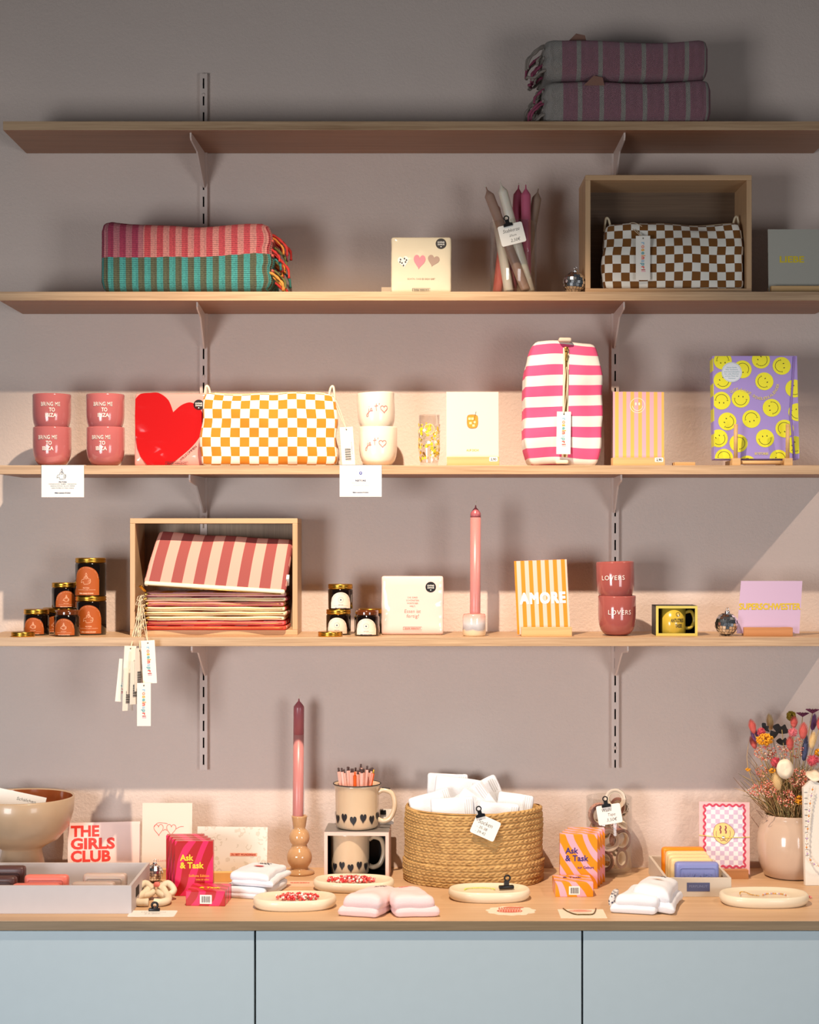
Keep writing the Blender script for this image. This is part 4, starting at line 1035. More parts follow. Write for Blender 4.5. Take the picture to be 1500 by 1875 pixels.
# boxed yellow mug
o = thing('mug_box', 'small yellow and black gift box with a window, holding a mug, on the lowest shelf', 'box', P(1239.5, 3.345, Z4), (0, 0, radians(-1.5))); w_, h_, d_ = .0845, .0610, .072
YB_ = M('box_yellow', (206, 188, 90), .5); BK = M('box_black', (20, 20, 22), .5)
m = MB(); m.box(BK, -w_/2, w_/2, .001, d_, .0006, .0020); m.box(BK, -w_/2, w_/2, .001, d_, h_-.002, h_); m.box(BK, -w_/2, -w_/2+.0015, .001, d_, 0, h_); m.box(BK, w_/2-.0015, w_/2, .001, d_, 0, h_); m.box(BK, -w_/2, w_/2, d_-.0015, d_, 0, h_); m.build('box_shell', o)
m = MB(); f = .0050
for b_ in ((-w_/2, w_/2, 0, f), (-w_/2, w_/2, h_-f, h_), (-w_/2, -w_/2+f, f, h_-f), (w_/2-f, w_/2, f, h_-f)): m.box(YB_, b_[0], b_[1], 0, .0015, b_[2], b_[3])
m.build('window_frame', o)
YM = glaze('yellow_mug_glaze', (200, 168, 60), .2)
q = thing('boxed_mug', 'yellow mug lettered ANTI-STRESS TASSE inside its window box', 'mug', P(1231.5, 3.3745, Z4+.0022)); R_ = .0270
MB().lathe(YM, [(0, 0), (R_*.9, 0), (R_, .002), (R_, .054), (R_-.002, .054), (R_-.002, .004), (0, .004)], 36).build('mug_body', q)
MB().tube(YM, catmull([(R_-.002, 0, .044), (R_+.012, 0, .046), (R_+.018, 0, .030), (R_+.012, 0, .014), (R_-.002, 0, .012)], 6), .0038, 10).build('handle', q)
wp = cyl_warp(R_); m = MB(); m.text(INK, 'ANTI-STRESS', .007, .0290, .0072, .0290, .02, y=0, warp=wp); m.text(INK, 'TASSE', .009, .0180, .0072, .0150, .02, y=0, warp=wp)
m.line(INK, [(.007+.0040*cos(a), .0415+.0040*sin(a)) for a in [2*pi*k/16 for k in range(16)]], .0007, 0, warp=wp, closed=True); m.line(INK, [(.007+.0022*cos(a), .0412+.0022*sin(a)) for a in [pi+pi*k/6 for k in range(7)]], .0006, 0, warp=wp); m.build('lettering', q)
# lilac card
t = NT('lilac_transparent_card'); t.p(Roughness=.5, Alpha=1.0); t.base((194, 166, 194))
o = thing('greeting_card', 'leaning lilac card lettered SUPERSCHWESTER in yellow, on the lowest shelf', 'card', P(1411, 3.350, Z4+.0045), (radians(-8), 0, radians(0)))
m = MB(); w_, h_ = .126, .108; vs = []
for y_ in (0, .0009): vs += [(-w_/2-.006, y_, 0), (w_/2-.004, y_, 0), (w_/2+.006, y_, h_), (-w_/2+.006, y_, h_)]
m.add(vs, [(0, 1, 2, 3), (7, 6, 5, 4), (0, 4, 5, 1), (1, 5, 6, 2), (2, 6, 7, 3), (3, 7, 4, 0)], t.m); m.build('paper', o)
MB().text(M('mustard_ink', (212, 180, 30), .6), 'SUPERSCHWESTER', 0, .0555, .0125, .126, .03, .06).build('lettering', o)
block(1405, 3.350, Z4, .0980, 'brown wooden block under the lilac card at the right end of the lowest shelf', BIRV, rz=radians(-4), h_=.0175)
# ------------------------------------------------------------------ counter, back row
def DC(y): return (CAMZ-ZC)*FPX/(y-980)
# footed bowl
BWG = glaze('bowl_latte_glaze', (188, 160, 130), .35, .04); BIN = glaze('bowl_inner_brown', (150, 78, 40), .12)
o = thing('footed_bowl', 'large latte coloured bowl on a conical foot with a glossy brown inside, at the left', 'bowl', P(40, 3.385, ZC)); R_ = .1075
MB().lathe(BWG, [(0, 0), (.052, 0), (.054, .003), (.046, .035), (.040, .062), (.050, .0700), (.075, .083), (.096, .108), (.105, .138), (R_, .1690), (R_-.002, .1715), (R_-.0045, .1690)], 56, cap=False).build('bowl_body', o)
MB().lathe(BIN, [(R_-.0045, .1690), (R_-.008, .140), (.090, .112), (.066, .092), (.03, .084), (0, .082)], 56, cap=False).build('inner_glaze', o)
m = MB(); m.box(WHITE, -.052, .052, -.0005, .0005, 0, .095); m.text(INK, 'Schälchen', .012, .082, .0062, .04, -.01, .15, y=-.0009)
solo(m, 'paper_note', 'white paper note sticking up out of the footed bowl', 'note', P(20, 3.385, ZC+.084), (radians(-10), radians(12), 0))
# cards leaning at the back
a = MB()
for s_, z, w_ in (('THE', .0895, .060), ('GIRLS', .0635, .0930), ('CLUB', .0375, .0840)): a.text(REDI, s_, -.070, z, .0215, w_, .042, al='L')
card(190.5, 3.435, ZC, .1520, .1070, 'pale pink card lettered THE GIRLS CLUB in red behind the soap tray', PINKP, [('lettering', a)], tilt=7, ry=-1.3)
a = MB(); R2 = .00085
for (x0, rt) in ((-.0175, .05), (.0085, -.05)): a.line(REDI, heart(.0195, .0235, x0, .0920, rot=rt), R2, closed=True)
a.line(REDI, catmull([(-.0275, .098), (-.020, .1065), (-.006, .1065), (.001, .1050)], 5), R2); a.line(REDI, catmull([(-.0085, .0905), (-.0045, .0935), (-.0005, .0915)], 5), R2)
a.line(REDI, catmull([(.0185, .0945), (.027, .099), (.0345, .0995)], 5), R2); a.text(REDI, 'Lucky at last', .006, .030, .0050, .050, -.02, .2)
card(305, 3.405, ZC+.0040, .1040, .1480, 'cream card with heart shaped sunglasses drawn in red line', M('ivory_card', (234, 216, 198), .6), [('sunglasses_print', a)], tilt=5)
block(306, 3.405, ZC, .104, 'pale wooden block under the heart sunglasses card', h_=.0190, d_=.04)
t = NT('leopard_card'); t.p(Roughness=.6); vv = t.coord('Object', (62, 62, 62)); vo = t.new('ShaderNodeTexVoronoi'); vo.feature = 'F1'; t.link(vv, vo.inputs['Vector']); vo.inputs['Scale'].default_value = 1.0
nn_ = t.noise(t.coord('Object', (140, 140, 140)), 1.0, 2); d_ = t.math('MULTIPLY_ADD', nn_, .5, vo.outputs['Distance'])
ring = t.math('MULTIPLY', t.math('GREATER_THAN', d_, .48), t.math('LESS_THAN', d_, .64)); ring = t.math('MULTIPLY', ring, t.math('GREATER_THAN', t.noise(t.coord('Object', (90, 90, 90), (3, 1, 2)), 1.0, 1), .46))
t.base(t.mix(ring, (232, 224, 210), (216, 206, 188)))
a = MB(); a.box(M('coral_patch', (244, 170, 140), .6), -.004, .052, -.0005, -.0003, .0445, .0510); a.text(M('red_brown_ink', (186, 60, 36), .6), 'DU BIST WUNDERBAR', .024, .0478, .0038, .051, .03, y=-.0008)
card(424, 3.375, ZC+.0040, .1450, .1040, 'cream leopard patterned card lettered DU BIST WUNDERBAR', t.m, [('lettering', a)], tilt=6, ry=.6)
block(426, 3.375, ZC, .140, 'long pale wooden block under the leopard patterned card', M('honey_wood', (232, 180, 108), .5, var=.05), h_=.0190, d_=.04)

# bubble candle holder and its candle
o = thing('candle_holder', 'tall glossy beige candle holder made of two stacked bubbles on a round foot', 'candle holder', P(548.5, 3.438, ZC)); BG = glaze('beige_bubble_glaze', (196, 152, 108), .10)
pr = [(0, 0), (.0300, 0), (.0318, .0025), (.0305, .0058), (.0200, .0085), (.0185, .0105)]
pr += [(.0265*sin(a), .0345-.0265*cos(a)) for a in [.78+(pi-1.50)*k/12 for k in range(13)]]
pr += [(.0216*sin(a), .0765-.0216*cos(a)) for a in [.82+(pi-1.50)*k/12 for k in range(13)]]
pr += [(.0120, .0960), (.0135, .1000), (.0165, .1190), (.0168, .1215), (.0155, .1222), (.0118, .1220), (.0115, .1000), (0, .1000)]
MB().lathe(BG, pr, 40).build('holder_body', o)
taper('taper_candle', (SAL, SAD), 'two toned pink taper candle standing in the tall bubble holder', 545.5, 3.438, ZC+.101, .258, .0112, (radians(0), radians(.5), 0), dipped=.74)

# heart mug box, boxed mug, mug and pencils
GLB = glaze('sand_mug_glaze', (214, 188, 156), .22, .02); PKB = M('box_pink_board', (232, 196, 182), .55); GRB = M('box_grey_top', (120, 112, 106), .35)
def mug(label, loc, R, H, rz=0, rim=True):
    o = thing('heart_mug', label, 'mug', loc, (0, 0, rz))
    MB().lathe(GLB, [(0, 0), (R*.80, 0), (R*.90, .002), (R*.97, H*.07), (R*.985, H*.30), (R, H*.84), (R*1.04, H*.94), (R*1.10, H), (R*1.05, H), (R*.94, H*.84), (R*.92, H*.1), (0, H*.08)], 48).build('mug_body', o)
    if rim: MB().tube(INK, [(R*1.085*cos(a), R*1.085*sin(a), H) for a in [2*pi*k/48 for k in range(48)]], .0011, 6, closed=True).build('rim', o, label='black rim line')
    MB().tube(GLB, catmull([(R*.96, 0, H*.80), (R*1.22, 0, H*.86), (R*1.62, 0, H*.78), (R*1.74, 0, H*.50), (R*1.55, 0, H*.24), (R*1.22, 0, H*.16), (R*.96, 0, H*.20)], 6), [.0052]*37, 12).build('handle', o)
    m = MB(); wp = cyl_warp(R*.985, eps=.0012)
    for k in range(11):
        x = (k-5)*R*.445; m.flat(INK, heart(R*.30, R*.44, x, H*(.22 if k % 2 else .27), rot=.06*((k*7) % 3-1)), 0, warp=wp)
    m.build('heart_print', o)
    m = MB(); T = TR(R*1.32, 0, H*.900); m.gbox(INK, R*.40, .005, .0016, (3, 1, 1), .0007, None, TR(R*1.34, -.0005, H*.855+.0042) @ RY(radians(6))); m.build('handle_stripe', o)
    return o
bx = thing('mug_box', 'pink edged gift box with a window on the counter, the heart mug standing on top', 'box', P(653, 3.375, ZC), (0, 0, radians(-2))); w_, h_, d_ = .1330, .1000, .094
m = MB(); m.box(BK, -w_/2, w_/2, .001, d_, .0006, .002); m.box(BK, -w_/2+.0005, -w_/2+.002, .001, d_, 0, h_-.002); m.box(BK, w_/2-.002, w_/2-.0005, .001, d_, 0, h_-.002); m.box(BK, -w_/2, w_/2, d_-.002, d_, 0, h_-.002); m.build('box_inside', bx)
m = MB(); m.box(GRB, -w_/2, w_/2, 0, d_, h_-.002, h_); m.build('top_panel', bx, .0004, label='grey top panel')
m = MB(); f = .0068
for b_ in ((-w_/2, w_/2, 0, f), (-w_/2, w_/2, h_-.009, h_-.0015), (-w_/2, -w_/2+f, f, h_-.009), (w_/2-f, w_/2, f, h_-.009)): m.box(PKB, b_[0], b_[1], -.0015, .001, b_[2], b_[3])
m.box(PKB, w_/2-.0004, w_/2+.0004, 0, d_, 0, h_-.0018); m.box(PKB, -w_/2-.0004, -w_/2+.0004, 0, d_, 0, h_-.0018); m.build('window_frame', bx)
mug('sand coloured mug with black hearts inside the window of the gift box', P(641, 3.4215, ZC+.0022), .0408, .0900, radians(4), rim=False)
HM = mug('sand coloured mug with black hearts and a black rim, holding pencils', P(654, 3.418, ZC+.1005), .0455, .0920, radians(-8))
o = thing('price_sign', 'small white card with a black clip, half behind the handle of the heart mug', 'sign', P(708, 3.455, ZC+.1003), (radians(-8), 0, 0))
MB().prism(WHITE, rrect(.030, .032, .003, 0, .016), 0, .0006).build('card', o)
m = MB(); m.gbox(CLIPK, .012, .005, .010, (2, 2, 2), .002, None, TR(-.007, -.002, .020)); m.build('binder_clip', o)
PB = M('pencil_pink', (240, 186, 172), .4); PO_ = M('pencil_orange', (226, 92, 24), .35); PT = M('pencil_tip_dark', (70, 48, 46), .5)
mc = Vector(HM.location)
def pencil(mat, tip, label, bx_, by_, tx, ty, L, grp):
    o = thing('pencil', label, 'pencil', tuple(mc+Vector((bx_, by_, .0090))), (Vector((tx-bx_, ty-by_, L))).to_track_quat('Z', 'Y').to_euler(), grp)
    MB().tube(mat, [(0, 0, 0), (0, 0, L-.0085)], .0036, 6, smooth=False).build('barrel', o)
    m = MB(); m.lathe(tip, [(.0032, L-.0085), (.0018, L-.006), (.0022, L-.003), (.0018, L-.001), (0, L)], 8); m.build('tip', o); return o
rnd = random.Random(12); spots = []
for i in range(18):
    a = i*2.399; r = .0335*sqrt((i+.5)/18); spots.append((r*cos(a), r*sin(a)))
for i, (x, y) in enumerate(sorted(spots)):
    og = i in (8,); L = .112+.010*rnd.random()
    pencil(PO_ if og else PB, PO_ if og else PT, 'thick orange pen among the pink pencils in the heart mug' if og else 'pink pencil with a dark tip standing in the heart mug', x*.75, y*.75, x*1.22+rnd.uniform(-.003, .003), y*1.1, L, 'orange pens in the heart mug' if og else 'pink pencils in the heart mug')
pencil(PO_, GOLD, 'thin orange pen leaning right in the heart mug', .012, -.030, .036, -.024, .118, None)

# woven basket with sock packs
o = thing('seagrass_basket', 'oval braided seagrass basket full of white sock packs', 'basket', P(867.5, 3.390, ZC))
SG = NT('seagrass'); SG.p(Roughness=.7); v_ = SG.coord('Object'); SG.base(SG.mix(SG.noise(v_, 75, 4, .6), (132, 82, 34), (232, 190, 120))); SG.bump(SG.noise(SG.coord('Object', (1, 1, .4)), 900, 2), .5, .0008)
def weave(R0, ry, h0, h1, rows, flare, nth=66, seed=0):
    N = nth*9; M_ = rows*8; vs = []; fs = []
    for j in range(M_+1):
        v = j/8; row = int(min(v, rows-1e-6)); q = 2*(v-row)-1
        z = h0+(h1-h0)*j/M_
        for i in range(N):
            th = 2*pi*i/N; ph = nth*i/N+row*.37+.3*nz(row*3.1, i*.004, seed)
            s_ = ph-abs(q)*.75; st = abs(sin(pi*s_)); pr_ = sqrt(max(0, 1-q*q))
            d = .0056*pr_**.7*(.12+.88*st**.6)-.0022*(abs(q) < .13)
            wob = .0028*nz(cos(th)*2+seed, sin(th)*2, z*22)
            r = R0*(1+flare*(z-h0)/(h1-h0))+d+wob
            vs.append((r*cos(th), r*sin(th)*ry, z+.0020*nz(cos(th)*3, sin(th)*3, row+seed)+.004*cos(th*2+1)*(z/.15)))
    for j in range(M_):
        for i in range(N):
            k = (i+1) % N; fs.append((j*N+i, j*N+k, (j+1)*N+k, (j+1)*N+i))
    return vs, fs
m = MB(); vs, fs = weave(.1395, .74, .036, .150, 10, -.015); m.add(vs, fs, SG.m, None, True); m.lathe(SG.m, [(.1385, .148), (.134, .150), (.130, .146), (.132, .02)], 80, None, True, 1, .74, cap=False); m.build('woven_wall', o)
m = MB(); vs, fs = weave(.1408, .745, .000, .046, 4, .008, seed=4); m.add(vs, fs, SG.m, None, True); m.lathe(SG.m, [(0, .003), (.1425, .002)], 80, None, True, 1, .75); m.lathe(SG.m, [(.1430, .0445), (.1395, .0462), (.138, .04)], 80, None, True, 1, .75); m.build('folded_cuff', o)
bc = Vector(o.location); SKW = M('sock_white', (226, 228, 234), .85, bump=.5, bs=420, var=.02, vs=20)
RIB = stripes('sock_ribbing', [(.5, (226, 226, 230)), (1, (198, 196, 198))], 0, .0044, 'Object', bump=.3)
def sockpack(label, x, y, z, rx, ry, rz, w_=.085, h_=.10, black=True, sd=0):
    z += .006 if sd == 0 else {8*3.3: .012, 4*3.3: .018, 2*3.3: .020}.get(sd, .026)
    o = thing('sock_pack', label, 'socks', tuple(bc+Vector((x, y, z))), (rx, ry, rz), 'white sock packs heaped in the basket')
    MB().gbox(SKW, w_, .014, h_, (8, 2, 8), .0055, lambda c: (c[0]+.002*nz(c[2]*30, sd, 1), c[1]+.003*nz(c[0]*30, c[2]*30, sd), c[2]+.003*nz(c[0]*24, 3, sd))).build('folded_sock', o)
    MB().gbox(RIB, .020, .0165, h_*.96, (6, 2, 6), .005, None, TR(w_/2-.011, .001, .001)).build('ribbed_cuff', o)
    if black: MB().box(INK, w_/2-.0215, w_/2-.0005, -.0096, -.0086, h_*.30, h_*.36).build('size_band', o)
    return o
for i, a_ in enumerate((
    ('white sock pack highest in the basket, turned a little to the left', -.042, .030, .100, -.12, .14, .05, .095, .098, True),
    ('white sock pack with a black band, upright at the back of the heap', -.055, .055, .092, -.05, .02, -.1, .085, .090, True),
    ('white sock pack lying lowest at the far left rim of the basket', -.070, -.018, .082, -.35, -.25, .25, .088, .080, False),
    ('white sock pack with a pointed corner up, in front of the highest one', -.030, -.045, .078, -.28, .62, .1, .085, .082, False),
    ('white sock pack lying flat in front, just left of the binder clip', -.042, -.056, .086, -.25, -.05, .05, .088, .072, False),
    ('white sock pack standing on its corner to the right of the clip', .040, -.012, .078, -.12, -.62, .0, .075, .098, False),
    ('white sock pack leaning behind the cornered one, right of the clip', .050, .050, .085, -.05, -.45, -.05, .075, .090, False),
    ('white sock pack lying near the right rim of the basket', .078, -.016, .084, -.25, .10, -.25, .074, .068, True),
    ('white sock pack in front of the right hand heap, nearly hidden by the rim', .044, -.056, .088, -.25, .12, -.05, .082, .066, False))): sockpack(*a_[:9], black=a_[9], sd=i*3.3)
sign(889, 3.276, 1.56-(1515-980)*3.276/3000, .0520, .0410, [('Socken', -.003, .0075, .0085, .030, .2), ('- 35-38', -.006, -.0035, .0055, .022, .1), ('- 39-42', -.006, -.0125, .0055, .022, .1)], 'white handwritten sock price tag clipped to the front rim of the basket', rz=24, clip_at=(-.0195, .0185), tiltx=4, kc=1.0, crot=radians(-38))

# washi tape jar
JX, JD = 1115.5, 3.441; R_ = .0480
o = thing('glass_jar', 'tall clear glass jar filled with rolls of patterned tape', 'jar', P(JX, JD, ZC))
MB().lathe(VG, [(0, 0), (R_-.002, 0), (R_, .003), (R_, .160), (R_-.001, .1612), (R_-.0022, .160), (R_-.0022, .010), (0, .009)], 48).build('glass_body', o)
jc = Vector(o.location)
def tapemat(i):
    t = NT('washi_pattern_%d' % i); t.p(Roughness=.45); c1, c2, s_ = [((214, 160, 140), (120, 60, 60), 180), ((226, 214, 196), (36, 28, 26), 150), ((190, 130, 116), (150, 84, 76), 220), ((230, 170, 130), (90, 110, 70), 140), ((210, 176, 170), (60, 50, 52), 260), ((232, 196, 120), (170, 90, 60), 200)][i]
    t.base(t.mix(t.math('GREATER_THAN', t.noise(t.coord('Object'), s_, 1), .56), c1, c2)); return t.m
TM = [tapemat(i) for i in range(6)]; CORE = M('tape_core', (240, 222, 196), .6); TSIDE = M('tape_side', (206, 150, 134), .5); SIDES = [TSIDE, M('tape_side_dusky', (128, 92, 92), .5), M('tape_side_pale', (226, 206, 186), .5)]
def roll(label, x, y, z, rx, rz, mi, r=.0215, w_=.0145, ry=0, side=None):
    side = side or SIDES[int(abs(z)*1000) % 3]
    o = thing('tape_roll', label, 'tape roll', tuple(jc+Vector((x, y, z))), (rx, ry, rz), 'rolls of patterned tape in the glass jar')
    m = MB(); n = 36; m.lathe(TM[mi], [(r, -w_/2), (r, w_/2)], n); m.f = m.f[:-2]; m.m = m.m[:-2]; m.s = m.s[:-2]; m.u = m.u[:-2]; m.build('tape_band', o)
    m = MB(); vs = []; 
    for (q, zz) in ((r, -w_/2), (r-.0068, -w_/2), (r-.0068, w_/2), (r, w_/2)):
        for k in range(n): vs.append((q*cos(2*pi*k/n), q*sin(2*pi*k/n), zz))
    fs = [(j*n+k, j*n+(k+1) % n, (j+1)*n+(k+1) % n, (j+1)*n+k) for j in range(3) for k in range(n)]
    m.add(vs, fs, side or TSIDE, None, True); m.build('tape_layers', o)
    m = MB(); vs = [((r-.0069-.0014*j)*cos(2*pi*k/n), (r-.0069-.0014*j)*sin(2*pi*k/n), s_*(w_/2+.0003)) for (j, s_) in ((0, -1), (1, -1), (1, 1), (0, 1)) for k in range(n)]
    m.add(vs, [(j*n+k, j*n+(k+1) % n, (j+1)*n+(k+1) % n, (j+1)*n+k) for j in range(3) for k in range(n)], CORE, None, True); m.build('cardboard_core', o)
    return o
LEO = M('tape_side_white', (236, 226, 210), .5)
for a_ in (('leopard patterned tape roll sticking up out of the jar', .012, -.012, .158, radians(80), radians(-20), 1, .0215, .0150, radians(52)),
    ('tape roll with a white side at the top right of the jar', .022, .004, .138, radians(75), radians(-40), 1, .0200, .0145, radians(-20)),
    ('pink edged tape roll behind the price sign, upper left in the jar', -.020, -.004, .124, radians(92), radians(14), 0, .0240, .0145, 0),
    ('orange patterned tape roll lying left in the middle of the jar', -.018, .006, .092, radians(30), 0, 3, .0225, .0145, .3),
    ('dusky tape roll at the right in the middle of the jar', .020, .012, .104, radians(50), radians(60), 4, .0220, .0145, 0),
    ('tape roll facing forward in the middle of the jar, its pale core showing', -.003, -.018, .074, radians(88), radians(-6), 2, .0235, .0145, 0),
    ('brown edged tape roll facing half right in the jar', .0225, -.010, .073, radians(92), radians(28), 2, .0230, .0150, 0),
    ('salmon tape roll facing left near the bottom of the jar', -.010, -.014, .031, radians(92), radians(-30), 0, .0225, .0150, 0),
    ('black and white tape roll lower right in the jar', .019, -.012, .034, radians(86), radians(48), 1, .0215, .0150, 0),
    ('leopard patterned tape roll lying at the bottom of the jar', .004, .021, .026, radians(20), 0, 5, .0225, .0145, 0)): roll(*a_)
sign(1116, 3.386, 1.56-(1491-980)*3.386/3000, .0500, .0400, [('Washi', -.005, .0095, .0062, .020, .15), ('Tape', .004, -.0005, .0060, .016, .15), ('3,50€', .003, -.0110, .0064, .021, .2)], 'white handwritten tape price sign clipped to the rim of the glass jar', rz=-9, clip_at=(-.0035, .0200))

# ask & task boxes
def blobmat(name, c1, c2, per, slant, thr=.2):
    t = NT(name); t.p(Roughness=.35, Coat_Weight=.3)
    o = t.sep(t.coord('Object')); n = t.noise(t.coord('Object', (16, 16, 11)), 1.0, 1, .3)
    u = t.math('MULTIPLY_ADD', o[2], slant, t.math('MULTIPLY_ADD', o[1], .8, o[0]))
    w_ = t.math('SINE', t.math('MULTIPLY_ADD', n, 11.0, t.math('MULTIPLY', u, 2*pi/per))); t.base(t.mix(t.math('GREATER_THAN', w_, thr), c1, c2)); return t.m
RB = blobmat('red_zebra_board', (178, 4, 12), (232, 30, 92), .034, -.45); OB = blobmat('orange_zebra_board', (238, 144, 10), (244, 170, 186), .033, .62, .25)
YI = M('yellow_lettering', (252, 214, 40), .5); OI = M('orange_lettering', (250, 150, 40), .5); BI = M('indigo_lettering', (44, 42, 120), .5)
def gamebox(label, grp, loc, mat, ink, sub, lines, w_=.0755, h_=.1080, d_=.0195, rot=(0, 0, 0), art=True, lay=False):
    o = thing('card_game_box', label, 'box', loc, rot, grp)
    m = MB(); m.box(mat, -w_/2, w_/2, 0, d_, 0, h_); m.build('carton', o, .0012)
    if art:
        m = MB(); m.text(ink, 'Ask', -w_*.36, h_*.705, .0115, .0265, .028, al='L'); m.text(ink, '& Task', -w_*.36, h_*.565, .0115, .0470, .028, al='L')
        for s_, z, hh_, ww in lines: m.text(sub, s_, w_*.40, z*h_, hh_, ww, .02, al='R')
        m.build('lettering', o)
    return o
def barcode(o, x, y, z, w_=.0230, h_=.0170):
    m = MB(); m.box(WHITE, x-w_/2, x+w_/2, y-.0003, y, z, z+h_); xx = x-w_/2+.003; i = 0
    while xx < x+w_/2-.003:
        ww = (.0006, .0011, .0004, .0008)[i % 4]; m.box(INK, xx, xx+ww, y-.0005, y-.0003, z+.0025, z+h_-.0025); xx += ww+(.0007, .0004, .0009)[i % 3]; i += 1
    m.build('barcode_label', o)
x0, D0 = 355, 3.222
for i, lb in enumerate(('red Ask & Task Selflove box, front one of the row of four standing', 'red Ask & Task box, second from the front of the standing row', 'red Ask & Task box, third from the front of the standing row', 'red Ask & Task box at the very back of the standing row')):
    gamebox(lb, None, (P(x0, D0, 0)[0]-.0088*i, D0-WALLD+.0215*i, ZC), RB, YI, OI, (('Selflove Edition', .375, .0048, .0400), ('Liebe dir selbst', .305, .0032, .026)), rot=(0, 0, radians((0, 1.2, -.8, 1.5)[i])), art=(i == 0))
o = gamebox('red Ask & Task box lying flat in front of the standing ones, barcode forward', None, P(376, 3.136, ZC), RB, YI, OI, (), w_=.0760, h_=.0285, d_=.0720, rot=(0, 0, radians(-4)), art=False)
barcode(o, .001, 0, .0045); m = MB(); m.text(YI, '& Task', 0, 0, .012, .042, .045, t=TR(.004, .030, .0289) @ RX(-pi/2)); m.text(OI, 'Selflove Edition', 0, 0, .0045, .038, .02, t=TR(.008, .014, .0289) @ RX(-pi/2)); m.build('lettering', o)
x0, D0 = 1060, 3.290
for i, lb in enumerate(('orange and pink Ask & Task zur Geburt box, front one of the row standing', 'orange and pink Ask & Task box, second from the front of its row', 'orange and pink Ask & Task box, third from the front of its row', 'orange and pink Ask & Task box at the very back of its row')):
    gamebox(lb, None, (P(x0, D0, 0)[0]+.0075*i, D0-WALLD+.0215*i, ZC), OB, BI, BI, (('zur Geburt', .395, .0052, .0330),), rot=(0, 0, radians((-1.5, -1.5, -.6, -2)[i])), art=(i == 0), h_=.1090)
o = gamebox('orange and pink Ask & Task box lying flat in front of the standing ones', None, P(1052, 3.215, ZC), OB, BI, BI, (), w_=.0745, h_=.0290, d_=.0700, rot=(0, 0, radians(0)), art=False)
barcode(o, 0, 0, .0045, .0215, .0165); m = MB(); m.text(BI, '& Task', 0, 0, .010, .038, .045, t=TR(.0, .045, .0294) @ RX(-pi/2)); m.build('lettering', o)

# ------------------------------------------------------------------ counter, front row
# soap trays
def tray(label, x0, x1, yf, yb, h_, mat, th=.0055):
    o = thing('soap_tray', label, 'tray', ((x0+x1)/2, (yf+yb)/2, ZC)); w_ = (x1-x0)/2; d_ = (yb-yf)/2
    for nm, b_ in (('front_panel', (-w_, w_, -d_, -d_+th)), ('back_panel', (-w_, w_, d_-th, d_)), ('side_panel', (-w_, -w_+th, -d_+th, d_-th)), ('side_panel', (w_-th, w_, -d_+th, d_-th))):
        MB().box(mat, *b_, 0, h_).build(nm, o, .0006)
    MB().box(mat, -w_+th, w_-th, -d_+th, d_-th, 0, .004).build('base_panel', o); return o
TRG = M('lavender_grey_paint', (196, 186, 184), .5, var=.02); TRB = M('beige_grey_paint', (204, 190, 172), .5, var=.02)
tr_ = tray('large pale grey wooden tray of soap bars at the left front of the counter', -.885, -.5215, 3.072-WALLD, 3.290-WALLD, .0530, TRG)
m = MB(); m.box(DARK, .1815, .1825, -.060, -.025, .020, .038); m.build('label_slot', tr_)
def soap(label, px, D, z, w_, h_, mat, word, grp=None, rz=0, lean=6, deep=.024):
    o = thing('soap_bar', label, 'soap', P(px, D, z), (radians(-lean), 0, radians(rz)), grp)
    MB().gbox(mat, w_, deep, h_, (6, 2, 6), .007).build('soap_body', o)
    m = MB(); y = -deep/2-.0002
    m.tube(mat, [(x, y, z_) for x, z_ in rrect(w_*.80, h_*.60, .004, 0, h_*.5)], .0011, 5, closed=True)
    m.build('moulded_rim', o); m = MB(); m.text(mat, word, 0, h_*.52, h_*.22, w_*.66, .02, y=0)
    vs = [(x, y-.0016, zz) for x, _, zz in m.v]; n = len(vs); m.v = vs; m.build('moulded_lettering', o)
    return o
SBR = M('soap_brown', (84, 50, 46), .4, sss=.1); SPK = M('soap_coral', (236, 124, 108), .4, sss=.2); SGR = M('soap_taupe', (196, 170, 156), .4, sss=.2)
soap('dark brown soap bar standing at the back left of the large tray', 6, 3.200, ZC+.0045, .088, .0600, SBR, 'CHOCOLAT', lean=0)
soap('dark brown soap bar leaning in front of the other brown one', -12, 3.140, ZC+.0045, .088, .0520, SBR, 'CHOCOLAT')
soap('coral pink soap bar at the back of the pink pair in the large tray', 85, 3.165, ZC+.0045, .0850, .0495, SPK, 'ROSE')
soap('coral pink soap bar in front of the pink pair in the large tray', 66, 3.120, ZC+.0045, .0900, .0420, SPK, 'ROSE')
soap('taupe soap bar at the back right of the large tray', 192, 3.180, ZC+.0045, .0850, .0490, SGR, 'KARITE')
soap('taupe soap bar in front, near the right end of the large tray', 171, 3.125, ZC+.0045, .0830, .0440, SGR, 'LIN')
ty = tray('small beige wooden tray with orange, cream and blue soaps on the right', .502, .632, 3.216-WALLD, 3.440-WALLD, .0375, TRB)
SOR = M('soap_orange', (246, 142, 16), .4, sss=.2); SCR = M('soap_cream', (244, 212, 156), .4, sss=.2); SLV = M('soap_lavender', (134, 140, 196), .4, sss=.2)
soap('orange soap bar standing at the back of the small tray', 1250.5, 3.392, ZC+.0045, .0880, .0600, SOR, 'ORANGE', lean=0)
for i, lb in enumerate(('rearmost of the three cream soap bars, right in front of the orange one', 'middle one of the three cream soap bars in the small tray', 'front one of the three cream soap bars, right behind the blue one')):
    soap(lb, (1257, 1261, 1265.5)[i], 3.362-.028*i, ZC+.0045, .0850, .0570-.001*i, SCR, 'MIEL', lean=0)
soap('lavender blue soap bar moulded with the word LAVANDE, front of the small tray', 1276, 3.268, ZC+.0045, .0870, .0540, SLV, 'LAVANDE', lean=2)
